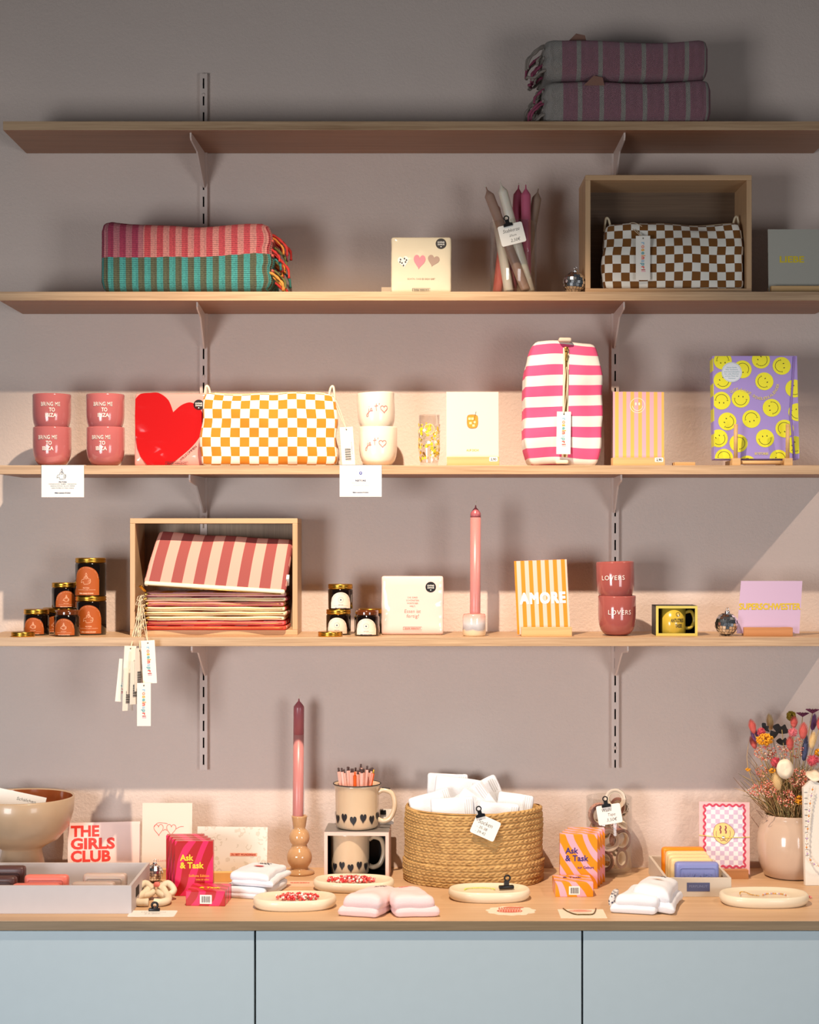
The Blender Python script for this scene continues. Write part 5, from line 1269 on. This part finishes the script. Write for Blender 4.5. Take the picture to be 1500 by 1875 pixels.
m = MB(); m.box(M('slate_blue_label', (76, 82, 120), .5), -.0225, .0225, -.1126, -.1121, .0110, .0280); m.text(M('label_pale_ink', (130, 136, 170), .5), 'PERPLINUT', 0, .0210, .0048, .036, .0, y=-.1130); m.build('printed_label', ty)
# rope strap with its price card
RP = M('cotton_rope', (226, 208, 178), .8, bump=.6, bs=500)
o = thing('rope_strap', 'knotted thick cream cotton rope strap lying beside the large soap tray', 'strap', P(281, 3.165, ZC))
m = MB(); m.tube(RP, catmull([(-.022, .055, .012), (-.012, .040, .022), (-.020, .022, .014), (-.030, .004, .010), (-.034, -.020, .009), (-.022, -.033, .008), (-.004, -.034, .009)], 6), .0075, 10); m.tube(RP, catmull([(.024, .055, .012), (.010, .042, .024), (.020, .022, .014), (.028, .004, .010), (.030, -.020, .009), (.020, -.032, .008), (.006, -.033, .009)], 6), .0072, 10); m.build('rope_loop', o)
m = MB()
for s_ in (-1, 1): m.tube(RP, catmull([(s_*.006, .030, .020), (s_*.022, .038, .030), (s_*.036, .026, .018), (s_*.022, .016, .010), (s_*.006, .026, .014), (s_*.012, .044, .018)], 6), .0062, 10)
m.build('knot', o)
m = MB(); m.gbox(M('pink_bead', (230, 120, 110), .5), .012, .010, .010, (2, 2, 2), .004, None, TR(.002, .030, .024)); m.build('pink_bead', o)
o = thing('price_sign', 'white price card lying flat with a black clip, in front of the rope strap', 'sign', P(279.5, 3.073, ZC), (0, 0, 0))
MB().prism(WHITE, rrect(.088, .047, .004), -.0008, 0, RX(-pi/2)).build('card', o)
m = MB(); T = RX(-pi/2); m.text(INK, 'Handyband', 0, .009, .006, .045, -.02, .15, y=-.0012, t=T); m.text(INK, '24,90€', 0, -.004, .006, .03, -.02, .15, y=-.0012, t=T); m.build('handwriting', o)
m = MB(); m.gbox(CLIPK, .021, .010, .006, (2, 2, 2), .0015, None, TR(0, .021, 0)); m.tube(CLIPK, [(.0055*cos(a), .026, .010+.0055*sin(a)) for a in [2*pi*k/14 for k in range(14)]], .0022, 6, closed=True); m.build('binder_clip', o)

# folded socks
def socks(label, px, D, w_, d_, h_, mat, txt, ink, rz, motif=None, pat=None, z0=0, seed=0, grp=None):
    o = thing('folded_socks', label, 'socks', P(px, D, ZC+z0), (0, 0, radians(rz)), grp)
    def fn(c, off=0):
        x, y, z = c; k = (y+d_/2)/d_; e = 1-(2*x/w_)**2
        x2 = x*(1-.14*k)+.012*sin(k*2)*(1 if seed % 2 else -1); z2 = z*(.80+.45*sin(min(1, 1.3-k)*pi*.55)*max(0, e)**.4)+z*.12*nz(x*34, y*34, seed)
        return (x2+.003*nz(y*30, z*60, seed), y+.004*nz(x*26, 2, seed), z2)
    MB().gbox(mat, w_*.98, d_*.98, h_*.48, (12, 12, 3), h_*.235, lambda c: fn(c)).build('lower_fold', o)
    MB().gbox(mat, w_*.92, d_*.94, h_*.62, (12, 12, 3), h_*.28, lambda c: fn(c), TR(.006*(1 if seed % 2 else -1), -.002, h_*.33)).build('upper_fold', o)
    if pat: MB().gbox(pat, .012, d_*.5, h_*.7, (2, 6, 3), .005, lambda c: (c[0]+.003*nz(c[1]*40, c[2]*50, 1), c[1], c[2]), TR(-w_*.465, .0, h_*.12)).build('patterned_edge', o)
    sg = 1 if seed % 2 else -1
    def on(v):
        q = fn((v[0], v[2], h_*.62)); return (q[0]+.006*sg, q[1]-.002, q[2]+h_*.33+.0006)
    m = MB(); m.text(ink, txt, 0, d_*.30, .0110, w_*.30, .03, y=0, warp=on)
    if motif: m.flat(motif, catmull([(-.004, d_*.10), (-.010, d_*.04), (-.002, d_*.00), (.008, d_*.01), (.013, d_*.07), (.005, d_*.115)], 4, True), 0, warp=lambda v: tuple(Vector(on(v))+Vector((0, 0, .0012))))
    m.build('stitched_print', o); return o
PATL = NT('leopard_knit'); PATL.p(Roughness=.9); PATL.base(PATL.mix(PATL.math('GREATER_THAN', PATL.noise(PATL.coord('Object'), 170, 2), .54), (228, 224, 222), (70, 70, 90))); PATL = PATL.m
SKB = M('sock_cool_white', (232, 232, 236), .85, bump=.4, bs=420); SKP = M('sock_blush', (240, 208, 206), .85, bump=.4, bs=420); CI = M('coral_stitch', (230, 90, 84), .7); SUN = M('orange_stitch', (240, 160, 40), .7)
socks('white folded socks with red stitching, the lower pair beside the red boxes', 462, 3.262, .094, .130, .020, SKW, 'NODC', INK, -16, None, PATL, 0, 1)
socks('white folded socks with a red motif, upper pair on the stack by the oval tray', 486, 3.262, .094, .128, .024, SKW, 'NODC', INK, -20, CI, PATL, .0225, 2)
socks('pale pink folded socks, the left pair at the front edge of the counter', 671, 3.100, .082, .125, .038, SKP, 'NODC', INK, -16, None, None, 0, 3)
socks('pale pink folded socks, the right pair at the front edge of the counter', 762, 3.095, .088, .112, .038, SKP, 'NODC', CI, 5, None, None, 0, 4)
socks('white folded socks with an orange motif, the left pair beside the orange boxes', 1165, 3.125, .090, .125, .034, SKB, 'NODC', INK, -14, SUN, PATL, 0, 5)
socks('white folded socks with an orange motif, right pair propped against the left one', 1215, 3.130, .082, .135, .044, SKB, 'NODC', INK, -24, SUN, PATL, 0.002, 6).rotation_euler.y = radians(3)

# oval dishes
DISH = M('cream_matte_ceramic', (230, 214, 186), .45, coat=.2)
def dish(label, px, D, a_, b_, rz=0):
    o = thing('oval_dish', label, 'dish', P(px, D, ZC), (0, 0, radians(rz)))
    def sup(p):
        x, y, z = p; r = math.hypot(x/a_, y/b_) or 1; t_ = atan2(y/b_, x/a_); k = (abs(cos(t_))**2.4+abs(sin(t_))**2.4)**(-1/2.4)
        return (x*k, y*k, z)
    MB().lathe(DISH, [(0, 0), (.90, 0), (.965, .004), (1.0, .011), (.99, .0175), (.955, .0208), (.91, .0205), (.84, .0165), (.70, .0145), (0, .0140)], 56, None, True, a_, b_, fn=sup).build('dish_body', o); return o
d1 = dish('cream oval dish of red beaded bracelets, the front one near the counter edge', 540, 3.132, .0795, .049, 4)
d2 = dish('cream oval dish of red beaded bracelets, in front of the boxed heart mug', 648, 3.290, .0815, .050, -4)
d3 = dish('cream oval dish with a black clip in it, in front of the basket', 896, 3.203, .0800, .050, 0)
d4 = dish('cream oval dish with two bracelets at the far right of the counter', 1399, 3.162, .0855, .054, 0)
BD_ = [M('bead_red', (214, 44, 50), .25), M('bead_pink', (240, 150, 150), .25), M('bead_white', (246, 232, 220), .25), M('bead_coral', (236, 96, 80), .25), M('bead_gold', (226, 176, 70), .3, .6)]
def sph(m, mat, c, r, n=8):
    m.lathe(mat, [(0, -r), (r*.7, -r*.7), (r, 0), (r*.7, r*.7), (0, r)], n, TR(*c))
def beadheap(label, src, rx, ry, n, sd, offx=0, grp=None):
    rr = random.Random(sd); m = MB()
    for i in range(n):
        a = rr.random()*2*pi; q = sqrt(rr.random()); sph(m, rr.choice(BD_[:4]+[BD_[0]]), (offx+rx*q*cos(a), ry*q*sin(a), .0165+rr.random()*.010*(1-q*.5)), rr.uniform(.0018, .0030))
    l = src.location; return solo(m, 'beaded_bracelets', label, 'bracelets', (l.x, l.y, l.z), kind='stuff')
beadheap('heap of red and pink beaded bracelets in the front oval dish', d1, .040, .022, 190, 1, .005)
beadheap('heap of red and pink beaded bracelets in the dish by the mug box', d2, .048, .024, 230, 2, -.005)
def bracelet(label, loc, pts, mats, r, rot=(0, 0, 0), name='beaded_bracelet', cat='bracelet', gap=2.0):
    o = thing(name, label, cat, loc, rot); path = catmull(pts, 10); m = MB(); m.tube(M('bead_thread', (200, 160, 130), .6), path, .0006, 5); m.build('thread', o)
    m = MB(); acc = 0; k = 0
    for a_, b_ in zip(path, path[1:]):
        acc += math.dist(a_, b_)
        if acc >= gap*r: sph(m, mats[k % len(mats)], b_, r); acc = 0; k += 1
    m.build('beads', o); return o
l3, l4 = d3.location, d4.location
bracelet('thin neon green beaded bracelet lying in the dish in front of the basket', tuple(l3+Vector((-.018, .004, .0165))), [(.03*cos(a), .016*sin(a), 0) for a in [pi*k/6 for k in range(7)]], [M('bead_neon', (206, 226, 90), .3)], .0014)
m = MB(); m.gbox(CLIPK, .030, .010, .007, (2, 2, 2), .002, None, RZ(.2)); m.box(CLIPK, -.005, .005, -.003, .001, .004, .016, RZ(.2)); m.tube(CLIPK, [(.0055*cos(a)+.002, .0, .021+.0055*sin(a)) for a in [2*pi*k/14 for k in range(14)]], .0018, 6, closed=True)
solo(m, 'binder_clip', 'black metal binder clip lying in the oval dish in front of the basket', 'clip', tuple(l3+Vector((.034, .010, .0165))))
bracelet('gold chain bracelet curled at the left in the far right dish', tuple(l4+Vector((-.034, -.002, .0160))), [(-.014, -.008, .002), (-.010, .008, .004), (.0, .012, .003), (.010, .004, 0), (.024, -.006, 0)], [GOLD, BD_[4]], .0013)
bracelet('orange beaded bracelet curved at the right in the far right dish', tuple(l4+Vector((.020, -.002, .0160))), [(.022*cos(a), .014*sin(a), 0) for a in [pi*1.05-pi*1.1*k/8 for k in range(9)]], [M('bead_amber', (226, 140, 60), .3), BD_[4], BD_[2], M('bead_lilac', (190, 160, 200), .3)], .0016)
bracelet('pink pearly beaded necklace lying on the counter behind the far right dish', P(1432, 3.235, ZC+.0030), [(-.052, -.010, 0), (-.036, .012, 0), (-.012, .026, 0), (.012, .020, 0), (.036, .004, 0), (.044, -.022, 0), (.050, -.040, 0)], [BD_[1], BD_[2], M('bead_rose', (214, 110, 110), .25)], .0022, name='beaded_necklace', cat='necklace', gap=2.6)
# flat paper goods on the counter
RXF = RX(-pi/2)
def flatcard(label, px, D, out, mat, arts, rz=0, name='jewellery_card', cat='card'):
    o = thing(name, label, cat, P(px, D, ZC), (0, 0, radians(rz))); MB().prism(mat, out, -.0010, 0, RXF).build('card', o)
    for nm, mm in arts: mm.build(nm, o)
    return o
IV = M('ivory_jewellery_card', (234, 220, 196), .6); TC = M('terracotta_ink', (216, 110, 84), .6)
sc = []
for k in range(64): a = 2*pi*k/64; sc.append((.046*cos(a)*(1+.05*sin(a*11)), .034*sin(a)*(1+.06*sin(a*11))))
m = MB(); m.disc(TC, -.003, -.004, .024, -.0014, 30, RXF, None, .013); m2 = MB(); m2.disc(TC, .006, .024, .020, -.0014, 24, RXF, None, .006)
for k in range(9): m.tube(M('ribbed_coral', (224, 140, 116), .5), [(-.022+.0048*k, -.004-.010, .0022), (-.022+.0048*k, -.004+.008, .0045)], .0018, 6)
flatcard('cream scalloped edge card with a coral hair clip, in front of the clip dish', 936, 3.095, sc, IV, [('hair_clip', m), ('oval_print', m2)])
m = MB(); m.disc(M('pale_terracotta', (236, 172, 150), .6), -.001, .020, .022, -.0014, 30, RXF, None, .0105); m.text(TC, 'NODC', -.001, .020, .006, .024, .01, y=-.0017, t=RXF)
m2 = MB(); m2.tube(M('dark_gold_chain', (120, 92, 50), .35, .9), catmull([(-.032, .036, .0020), (-.026, .012, .0020), (-.014, -.012, .0022), (.0, -.014, .0022), (.018, -.012, .0022), (.026, .012, .0020), (.030, .036, .0020)], 5), .0012, 6)
flatcard('cream jewellery card with a thin dark gold chain, in front of the orange boxes', 1066, 3.072, rect(-.043, .043, -.034, .034), IV, [('oval_print', m), ('chain', m2)])
m = MB(); m.text(REDI, 'KERZEN', 0, .006, .006, .038, .03, y=-.0014, t=RXF)
o = flatcard('pink price card with a black clip lying by the foot of the bubble candle holder', 549, 3.335, rect(-.036, .036, -.026, .026), M('salmon_card', (240, 190, 160), .6), [('lettering', m)], name='price_sign', cat='sign')
m = MB(); m.gbox(CLIPK, .006, .018, .006, (1, 2, 1), .0015, None, TR(-.034, 0, 0)); m.tube(CLIPK, [(-.038, .0055*cos(a), .011+.0055*sin(a)) for a in [2*pi*k/14 for k in range(14)]], .0018, 6, closed=True); m.build('binder_clip', o)

# melting smile card
LC = checker('lilac_check_card', (244, 236, 238), (214, 190, 214), .0094, False); a = MB(); w_, h_ = .1050, .148
a.prism(LC, rrect(.083, .126, .003, 0, .078), -.0003, 0)
CRI = M('crimson_wave', (206, 62, 90), .55)
def wave():
    o_ = []; W_, H_ = .0415, .063
    for (x0, z0, x1, z1) in ((-W_, H_, W_, H_), (W_, H_, W_, -H_), (W_, -H_, -W_, -H_), (-W_, -H_, -W_, H_)):
        L = math.hypot(x1-x0, z1-z0); n = int(L/.0012); nx, nzv = (z1-z0)/L, -(x1-x0)/L; wv = round(L/.0135)
        for k in range(n): u = k/n; s_ = sin(u*wv*2*pi)*.0018; o_.append((x0+(x1-x0)*u+nx*s_, .078+z0+(z1-z0)*u+nzv*s_))
    return o_
a.line(CRI, wave(), .0040, -.0006, closed=True)
b = MB(); SF = M('smile_peach', (250, 210, 130), .55); X, Z = -.003, .083
b.flat(SF, catmull([(X-.021, Z), (X-.015, Z+.017), (X+.002, Z+.022), (X+.017, Z+.014), (X+.024, Z+.001), (X+.014, Z-.014), (X+.002, Z-.022), (X-.014, Z-.014)], 5, True), -.0008)
BRN = M('smile_brown', (150, 70, 80), .6); b.line(BRN, catmull([(X-.021, Z), (X-.015, Z+.017), (X+.002, Z+.022), (X+.017, Z+.014), (X+.024, Z+.001), (X+.014, Z-.014), (X+.002, Z-.022), (X-.014, Z-.014), (X-.021, Z)], 5), .0007, -.0010)
for dx in (-.0055, .0055): b.line(BRN, catmull([(X+dx-.001, Z+.016), (X+dx+.001, Z+.012), (X+dx-.001, Z+.008), (X+dx+.001, Z+.004), (X+dx, Z)], 4), .0028, -.0010)
b.line(BRN, catmull([(X-.014, Z+.005), (X-.014, Z-.005), (X-.007, Z-.010), (X-.004, Z-.015), (X+.002, Z-.013), (X+.007, Z-.016), (X+.010, Z-.012), (X+.015, Z-.003), (X+.014, Z+.007)], 4), .0009, -.0010)
c = MB(); c.tube(M('neon_cord', (220, 216, 90), .5), [(-w_/2-.0004, -.0012, .079), (0, -.0022, .0745), (w_/2+.0004, -.0012, .0765)], .0007, 5); c.gbox(SILV, .006, .003, .006, (2, 2, 2), .0014, None, TR(-.003, -.003, .0720))
card(1327, 3.402, ZC+.0065, w_, h_, 'pink framed card with a lilac check and a melting smiling face', M('blush_card', (240, 190, 190), .6), [('checked_print', a), ('face_print', b), ('elastic_bracelet', c)], tilt=6, ry=1.0)
block(1330, 3.402, ZC, .085, 'honey coloured wooden block under the melting smile card', BIRV, h_=.0185, d_=.04)

# necklace stand at the right edge
o = thing('necklace_stand', 'white linen necklace stand with notches down its side, at the right edge', 'stand', P(1505, 3.325, ZC), (0, 0, radians(0))); LN = M('linen_white', (232, 224, 212), .8, bump=.4, bs=800)
ol = [(-.0345, 0), (-.0345, .196), (-.018, .212), (0, .205), (.018, .212), (.0345, .196), (.0345, 0)]
m = MB(); m.prism(LN, ol, -.006, .008, RX(radians(-5))); m.box(LN, -.02, .02, .004, .045, 0, .012); m.build('display_board', o)
m = MB()
for k in range(12): m.box(INK, -.0330, -.0270, -.0068, -.0061, .060+.0115*k, .0607+.0115*k, RX(radians(-5)))
m.build('notches', o)
bracelet('orange and lilac beaded necklace hanging on the white stand at the right edge', P(1505, 3.312, ZC), [(-.014, -.003+.017, .200), (-.020, .012, .170), (-.026, .008, .120), (-.030, .002, .075), (-.022, .000, .052), (-.008, -.001, .042), (.010, -.001, .045), (.026, .003, .080), (.020, .012, .160), (.014, .014, .200)], [M('bead_amber', (0, 0, 0)), BD_[2], M('bead_lilac', (0, 0, 0)), BD_[2]], .0021, name='beaded_necklace', cat='necklace', gap=2.4)

# vase and dried flowers
VC = P(1449, 3.415, ZC); o = thing('ceramic_vase', 'round glossy beige vase holding the dried flowers', 'vase', VC); VGZ = glaze('vase_beige_glaze', (204, 176, 154), .14, .02)
MB().lathe(VGZ, [(0, 0), (.048, 0), (.056, .004), (.0665, .030), (.0710, .060), (.0690, .090), (.0610, .113), (.0560, .122), (.0570, .129), (.0555, .1305), (.0530, .128), (.052, .118), (.062, .09), (.062, .03), (0, .01)], 56).build('vase_body', o)
vc = Vector(VC)+Vector((0, 0, .10)); STM = M('dry_stem', (176, 150, 96), .8)
def head_at(px, py, D): return Vector((((px-750)*D/FPX), D-WALLD, CAMZ-(py-980)*D/FPX))
def stemmed(name, label, cat, px, py, D, builder, grp=None, sr=.0008):
    h = head_at(px, py, D); base = vc+Vector((max(-.035, min(.035, (h.x-vc.x)*.35)), (h.y-vc.y)*.4, 0)); o = thing(name, label, cat, tuple(base), (0, 0, 0), grp)
    q = h-base; m = MB(); m.tube(STM, catmull([(0, 0, 0), (q.x*.25, q.y*.3, q.z*.5), (q.x, q.y, q.z)], 5), sr, 5); m.build('stem', o)
    m = MB(); builder(m, q, q.normalized()); m.build('flower_head', o); return o
def bunny(mat, L=.028, r=.0062):
    def f(m, q, d):
        T = TR(*q) @ d.to_track_quat('Z', 'Y').to_matrix().to_4x4()
        m.lathe(mat, [(0, -.002), (r*.6, .001), (r, L*.3), (r*.9, L*.6), (r*.45, L*.88), (0, L)], 14, T)
        for i in range(150):
            a = i*2.4; z = L*((i+.5)/150); rr_ = r*sin(min(1, z/L*.9+.1)*pi)**.6; m.tube(mat, [(rr_*cos(a)*.9, rr_*sin(a)*.9, z), (rr_*cos(a)*1.35, rr_*sin(a)*1.35, z+.0055)], [.0005, .0001], 3, T, cap=False)
    return f
def cluster(mat, R=.020, r=.0028, n=70, flat_=.7):
    def f(m, q, d):
        rr = random.Random(int(abs(q.x)*9999))
        for i in range(n):
            v = Vector((rr.gauss(0, 1), rr.gauss(0, 1), rr.gauss(0, 1))).normalized()*R*(.75+.25*rr.random()); v.z *= flat_
            sph(m, mat if not isinstance(mat, list) else rr.choice(mat), tuple(q+v), r*rr.uniform(.7, 1.1), 7)
    return f
def pompom(mat, R=.011, n=150):
    def f(m, q, d):
        rr = random.Random(int(abs(q.z)*9999)); m.lathe(mat, [(0, -R*.7), (R*.5, -R*.5), (R*.7, 0), (R*.5, R*.5), (0, R*.7)], 10, TR(*q))
        for i in range(n):
            v = Vector((rr.gauss(0, 1), rr.gauss(0, 1), rr.gauss(0, 1))).normalized(); m.tube(mat, [tuple(q+v*R*.5), tuple(q+v*R)], [.0010, .0003], 4, cap=False)
    return f
def disk(mat, r=.017, ax=(0, -1, .15)):
    def f(m, q, d):
        T = TR(*q) @ Vector(ax).normalized().to_track_quat('Z', 'Y').to_matrix().to_4x4()
        m.lathe(mat, [(0, .0004), (r*.5, .0012), (r, 0), (r*.98, -.0006), (r*.5, .0006), (0, -.0002)], 28, T, fn=lambda p: (p[0], p[1]*1.12, p[2]+.0016*sin(p[0]*300)))
    return f
def petals(mat, r=.013, n=16):
    def f(m, q, d):
        for k in range(n):
            a = 2*pi*k/n; L = r*(1 if k % 2 else .8)
            pts = [q, q+Vector((cos(a)*L*.6, sin(a)*L*.6, L*.45)), q+Vector((cos(a)*L, sin(a)*L, L*.55))]
            m.tube(mat, [tuple(p) for p in pts], [.0010, .0022, .0007], 5, cap=False)
    return f
def leaf(mat):
    def f(m, q, d):
        for (dx, dz, s_, rt) in ((0, 0, 1, .3), (-.020, -.012, .9, -.5), (-.034, .004, .6, .9), (.004, -.026, .8, .1)):
            out = catmull([(-.020, 0), (-.012, .010), (-.004, .006), (.002, .013), (.010, .005), (.020, .002), (.008, -.007), (-.006, -.009)], 4, True)
            m.prism(mat, [(x*s_, z*s_) for x, z in out], -.0004, .0004, TR(q.x+dx, q.y, q.z+dz) @ RY(rt) @ RX(.3))
    return f
YW = M('yarrow_yellow', (232, 158, 22), .7); BN = M('bunny_coral', (214, 104, 96), .9); BV = M('bunny_violet', (138, 94, 146), .9); BCR = M('bunny_cream', (236, 204, 148), .9); PS = M('pompom_rose', (206, 84, 96), .9); PM = M('statice_purple', (124, 54, 90), .85); OLV = M('craspedia_olive', (150, 124, 24), .8); LUN = M('lunaria_white', (234, 216, 190), .5); DKL = M('preserved_dark_leaf', (38, 38, 38), .6); BLU = M('blue_statice', (86, 92, 124), .9); RST = [M('rust_floret', (196, 100, 70), .8), M('pink_floret', (222, 130, 120), .8), M('pale_floret', (236, 190, 160), .8)]
FL = [('bunny_tail', 'coral bunny tail grass, leaning furthest left out of the vase', 'dried flower', 1381, 1342, 3.40, bunny(BN, .026)),
 ('bunny_tail', 'violet bunny tail grass at the left, above the yellow yarrow', 'dried flower', 1385, 1357, 3.42, bunny(BV, .026)),
 ('bunny_tail', 'salmon bunny tail grass half hidden left of the yellow yarrow', 'dried flower', 1383, 1370, 3.435, bunny(BN, .024)),
 ('bunny_tail', 'coral bunny tail grass below the olive ball flower', 'dried flower', 1454, 1332, 3.40, bunny(BN, .020)),
 ('bunny_tail', 'coral bunny tail grass in the middle, right of the dark leaf', 'dried flower', 1447, 1372, 3.37, bunny(BN, .024)),
 ('bunny_tail', 'large salmon bunny tail grass right of the middle of the bouquet', 'dried flower', 1470, 1352, 3.38, bunny(BN, .030, .0078)),
 ('bunny_tail', 'violet bunny tail grass high at the right of the bouquet', 'dried flower', 1488, 1336, 3.42, bunny(BV, .030)),
 ('bunny_tail', 'cream bunny tail grass low at the right of the bouquet', 'dried flower', 1486, 1370, 3.37, bunny(BCR, .032)),
 ('bunny_tail', 'pale cream bunny tail grass behind the dark leaf', 'dried flower', 1412, 1336, 3.455, bunny(BCR, .030)),
 ('bunny_tail', 'cream bunny tail grass low in front, under the white seed disc', 'dried flower', 1426, 1445, 3.36, bunny(BCR, .036, .0085)),
 ('bunny_tail', 'coral bunny tail grass cut by the right edge of the photo', 'dried flower', 1500, 1335, 3.40, bunny(BN, .028)),
 ('yarrow', 'big yellow yarrow head at the upper left of the bouquet', 'dried flower', 1401, 1354, 3.375, cluster(YW, .0170, .0024, 150)),
 ('yarrow', 'yellow yarrow head low at the right, beside the necklace stand', 'dried flower', 1466, 1465, 3.36, cluster(YW, .0120, .0022, 80)),
 ('yarrow', 'tiny yellow yarrow sprig sticking out at the far left', 'dried flower', 1370, 1409, 3.39, cluster(YW, .0045, .0020, 14)),
 ('yarrow', 'small yellow yarrow sprig left of the white seed disc', 'dried flower', 1415, 1411, 3.37, cluster(YW, .0070, .0020, 28)),
 ('yarrow', 'yellow yarrow head at the right edge of the photo', 'dried flower', 1501, 1378, 3.40, cluster(YW, .0110, .0022, 60)),
 ('ball_flower', 'olive green ball flower at the very top of the bouquet', 'dried flower', 1449, 1311, 3.42, cluster(OLV, .0095, .0018, 240, 1.0)),
 ('statice', 'purple strawflower left of the top right of the bouquet', 'dried flower', 1470, 1312, 3.41, petals(PM, .013, 24)),
 ('statice', 'purple strawflower highest at the right of the bouquet', 'dried flower', 1488, 1306, 3.40, petals(PM, .014, 24)),
 ('globe_amaranth', 'pink globe flower low, left of the white seed disc', 'dried flower', 1421, 1396, 3.37, pompom(PS, .0115)),
 ('globe_amaranth', 'pink globe flower right of the dark leaf', 'dried flower', 1452, 1341, 3.37, pompom(M('pompom_pink', (220, 120, 128), .9), .0105)),
 ('globe_amaranth', 'large rose globe flower at the right, above the stand', 'dried flower', 1489, 1392, 3.37, pompom(PS, .0135)),
 ('globe_amaranth', 'rose globe flower tucked behind the big yarrow', 'dried flower', 1394, 1340, 3.40, pompom(PS, .0095)),
 ('seed_disc', 'round white papery seed disc in the middle of the bouquet', 'dried flower', 1438, 1408, 3.345, disk(LUN, .0180)),
 ('seed_disc', 'white papery seed disc seen edge on at the right', 'dried flower', 1492, 1420, 3.35, disk(LUN, .0180, (0, -.5, 1))),
 ('dark_leaf', 'nearly black lobed leaf behind the yellow yarrow', 'dried leaf', 1432, 1336, 3.41, leaf(DKL)),
 ('blue_statice', 'dusty blue flower spike in the right half of the bouquet', 'dried flower', 1472, 1392, 3.39, bunny(BLU, .050, .0060))]
for (nm, lb, ct, px, py, D, bl) in FL: stemmed(nm, lb, ct, px, py, D, bl)
for i, (px, py, D, R, n) in enumerate(((1399, 1378, 3.385, .020, 90), (1407, 1445, 3.36, .020, 120), (1440, 1462, 3.36, .020, 110), (1462, 1425, 3.365, .022, 130), (1460, 1370, 3.40, .024, 110), (1382, 1447, 3.37, .013, 50), (1482, 1440, 3.39, .022, 110), (1430, 1380, 3.41, .022, 90), (1395, 1412, 3.39, .014, 46))):
    stemmed('filler_sprig', ('coral filler sprig just under the big yellow yarrow', 'rusty filler sprig low at the left over the vase rim', 'rusty filler sprig low in the middle over the vase rim', 'coral filler sprig right of the white seed disc', 'rusty filler sprig right of the dark leaf', 'pale pink filler sprig sticking out at the lower left', 'rusty filler sprig beside the top of the necklace stand', 'rusty filler sprig under the dark leaf', 'coral filler sprig at the left, below the first one')[i], 'dried flower', px, py, D, cluster(RST, R, .0016, n, .9))
m = MB(); rr = random.Random(4); GRS = [M('dry_grass', (206, 170, 116), .8), M('dry_grass_dark', (140, 104, 64), .8), M('dry_grass_olive', (120, 110, 60), .8)]
for i in range(330):
    a = rr.random()*2*pi; r0 = .045*sqrt(rr.random()); x0_, y0_ = r0*cos(a), r0*sin(a); H_ = rr.uniform(.03, .10)*(1.5 if i % 7 == 0 else 1); sp_ = 1.0+rr.random()*1.0
    pts = [(x0_*.5, y0_*.5, -.05), (x0_, y0_, .02), (x0_*sp_+rr.uniform(-.02, .02), y0_*sp_*.8, .03+H_*.6), (x0_*sp_*1.3+rr.uniform(-.035, .035), min(.05, y0_*sp_), .03+H_)]
    m.tube(rr.choice(GRS), catmull(pts, 3), [.0008]*7+[.0005]*2+[.0003], 4, cap=False)
solo(m, 'dried_grass', 'fine dried grasses and stems filling the beige vase', 'dried grass', tuple(vc), kind='stuff')
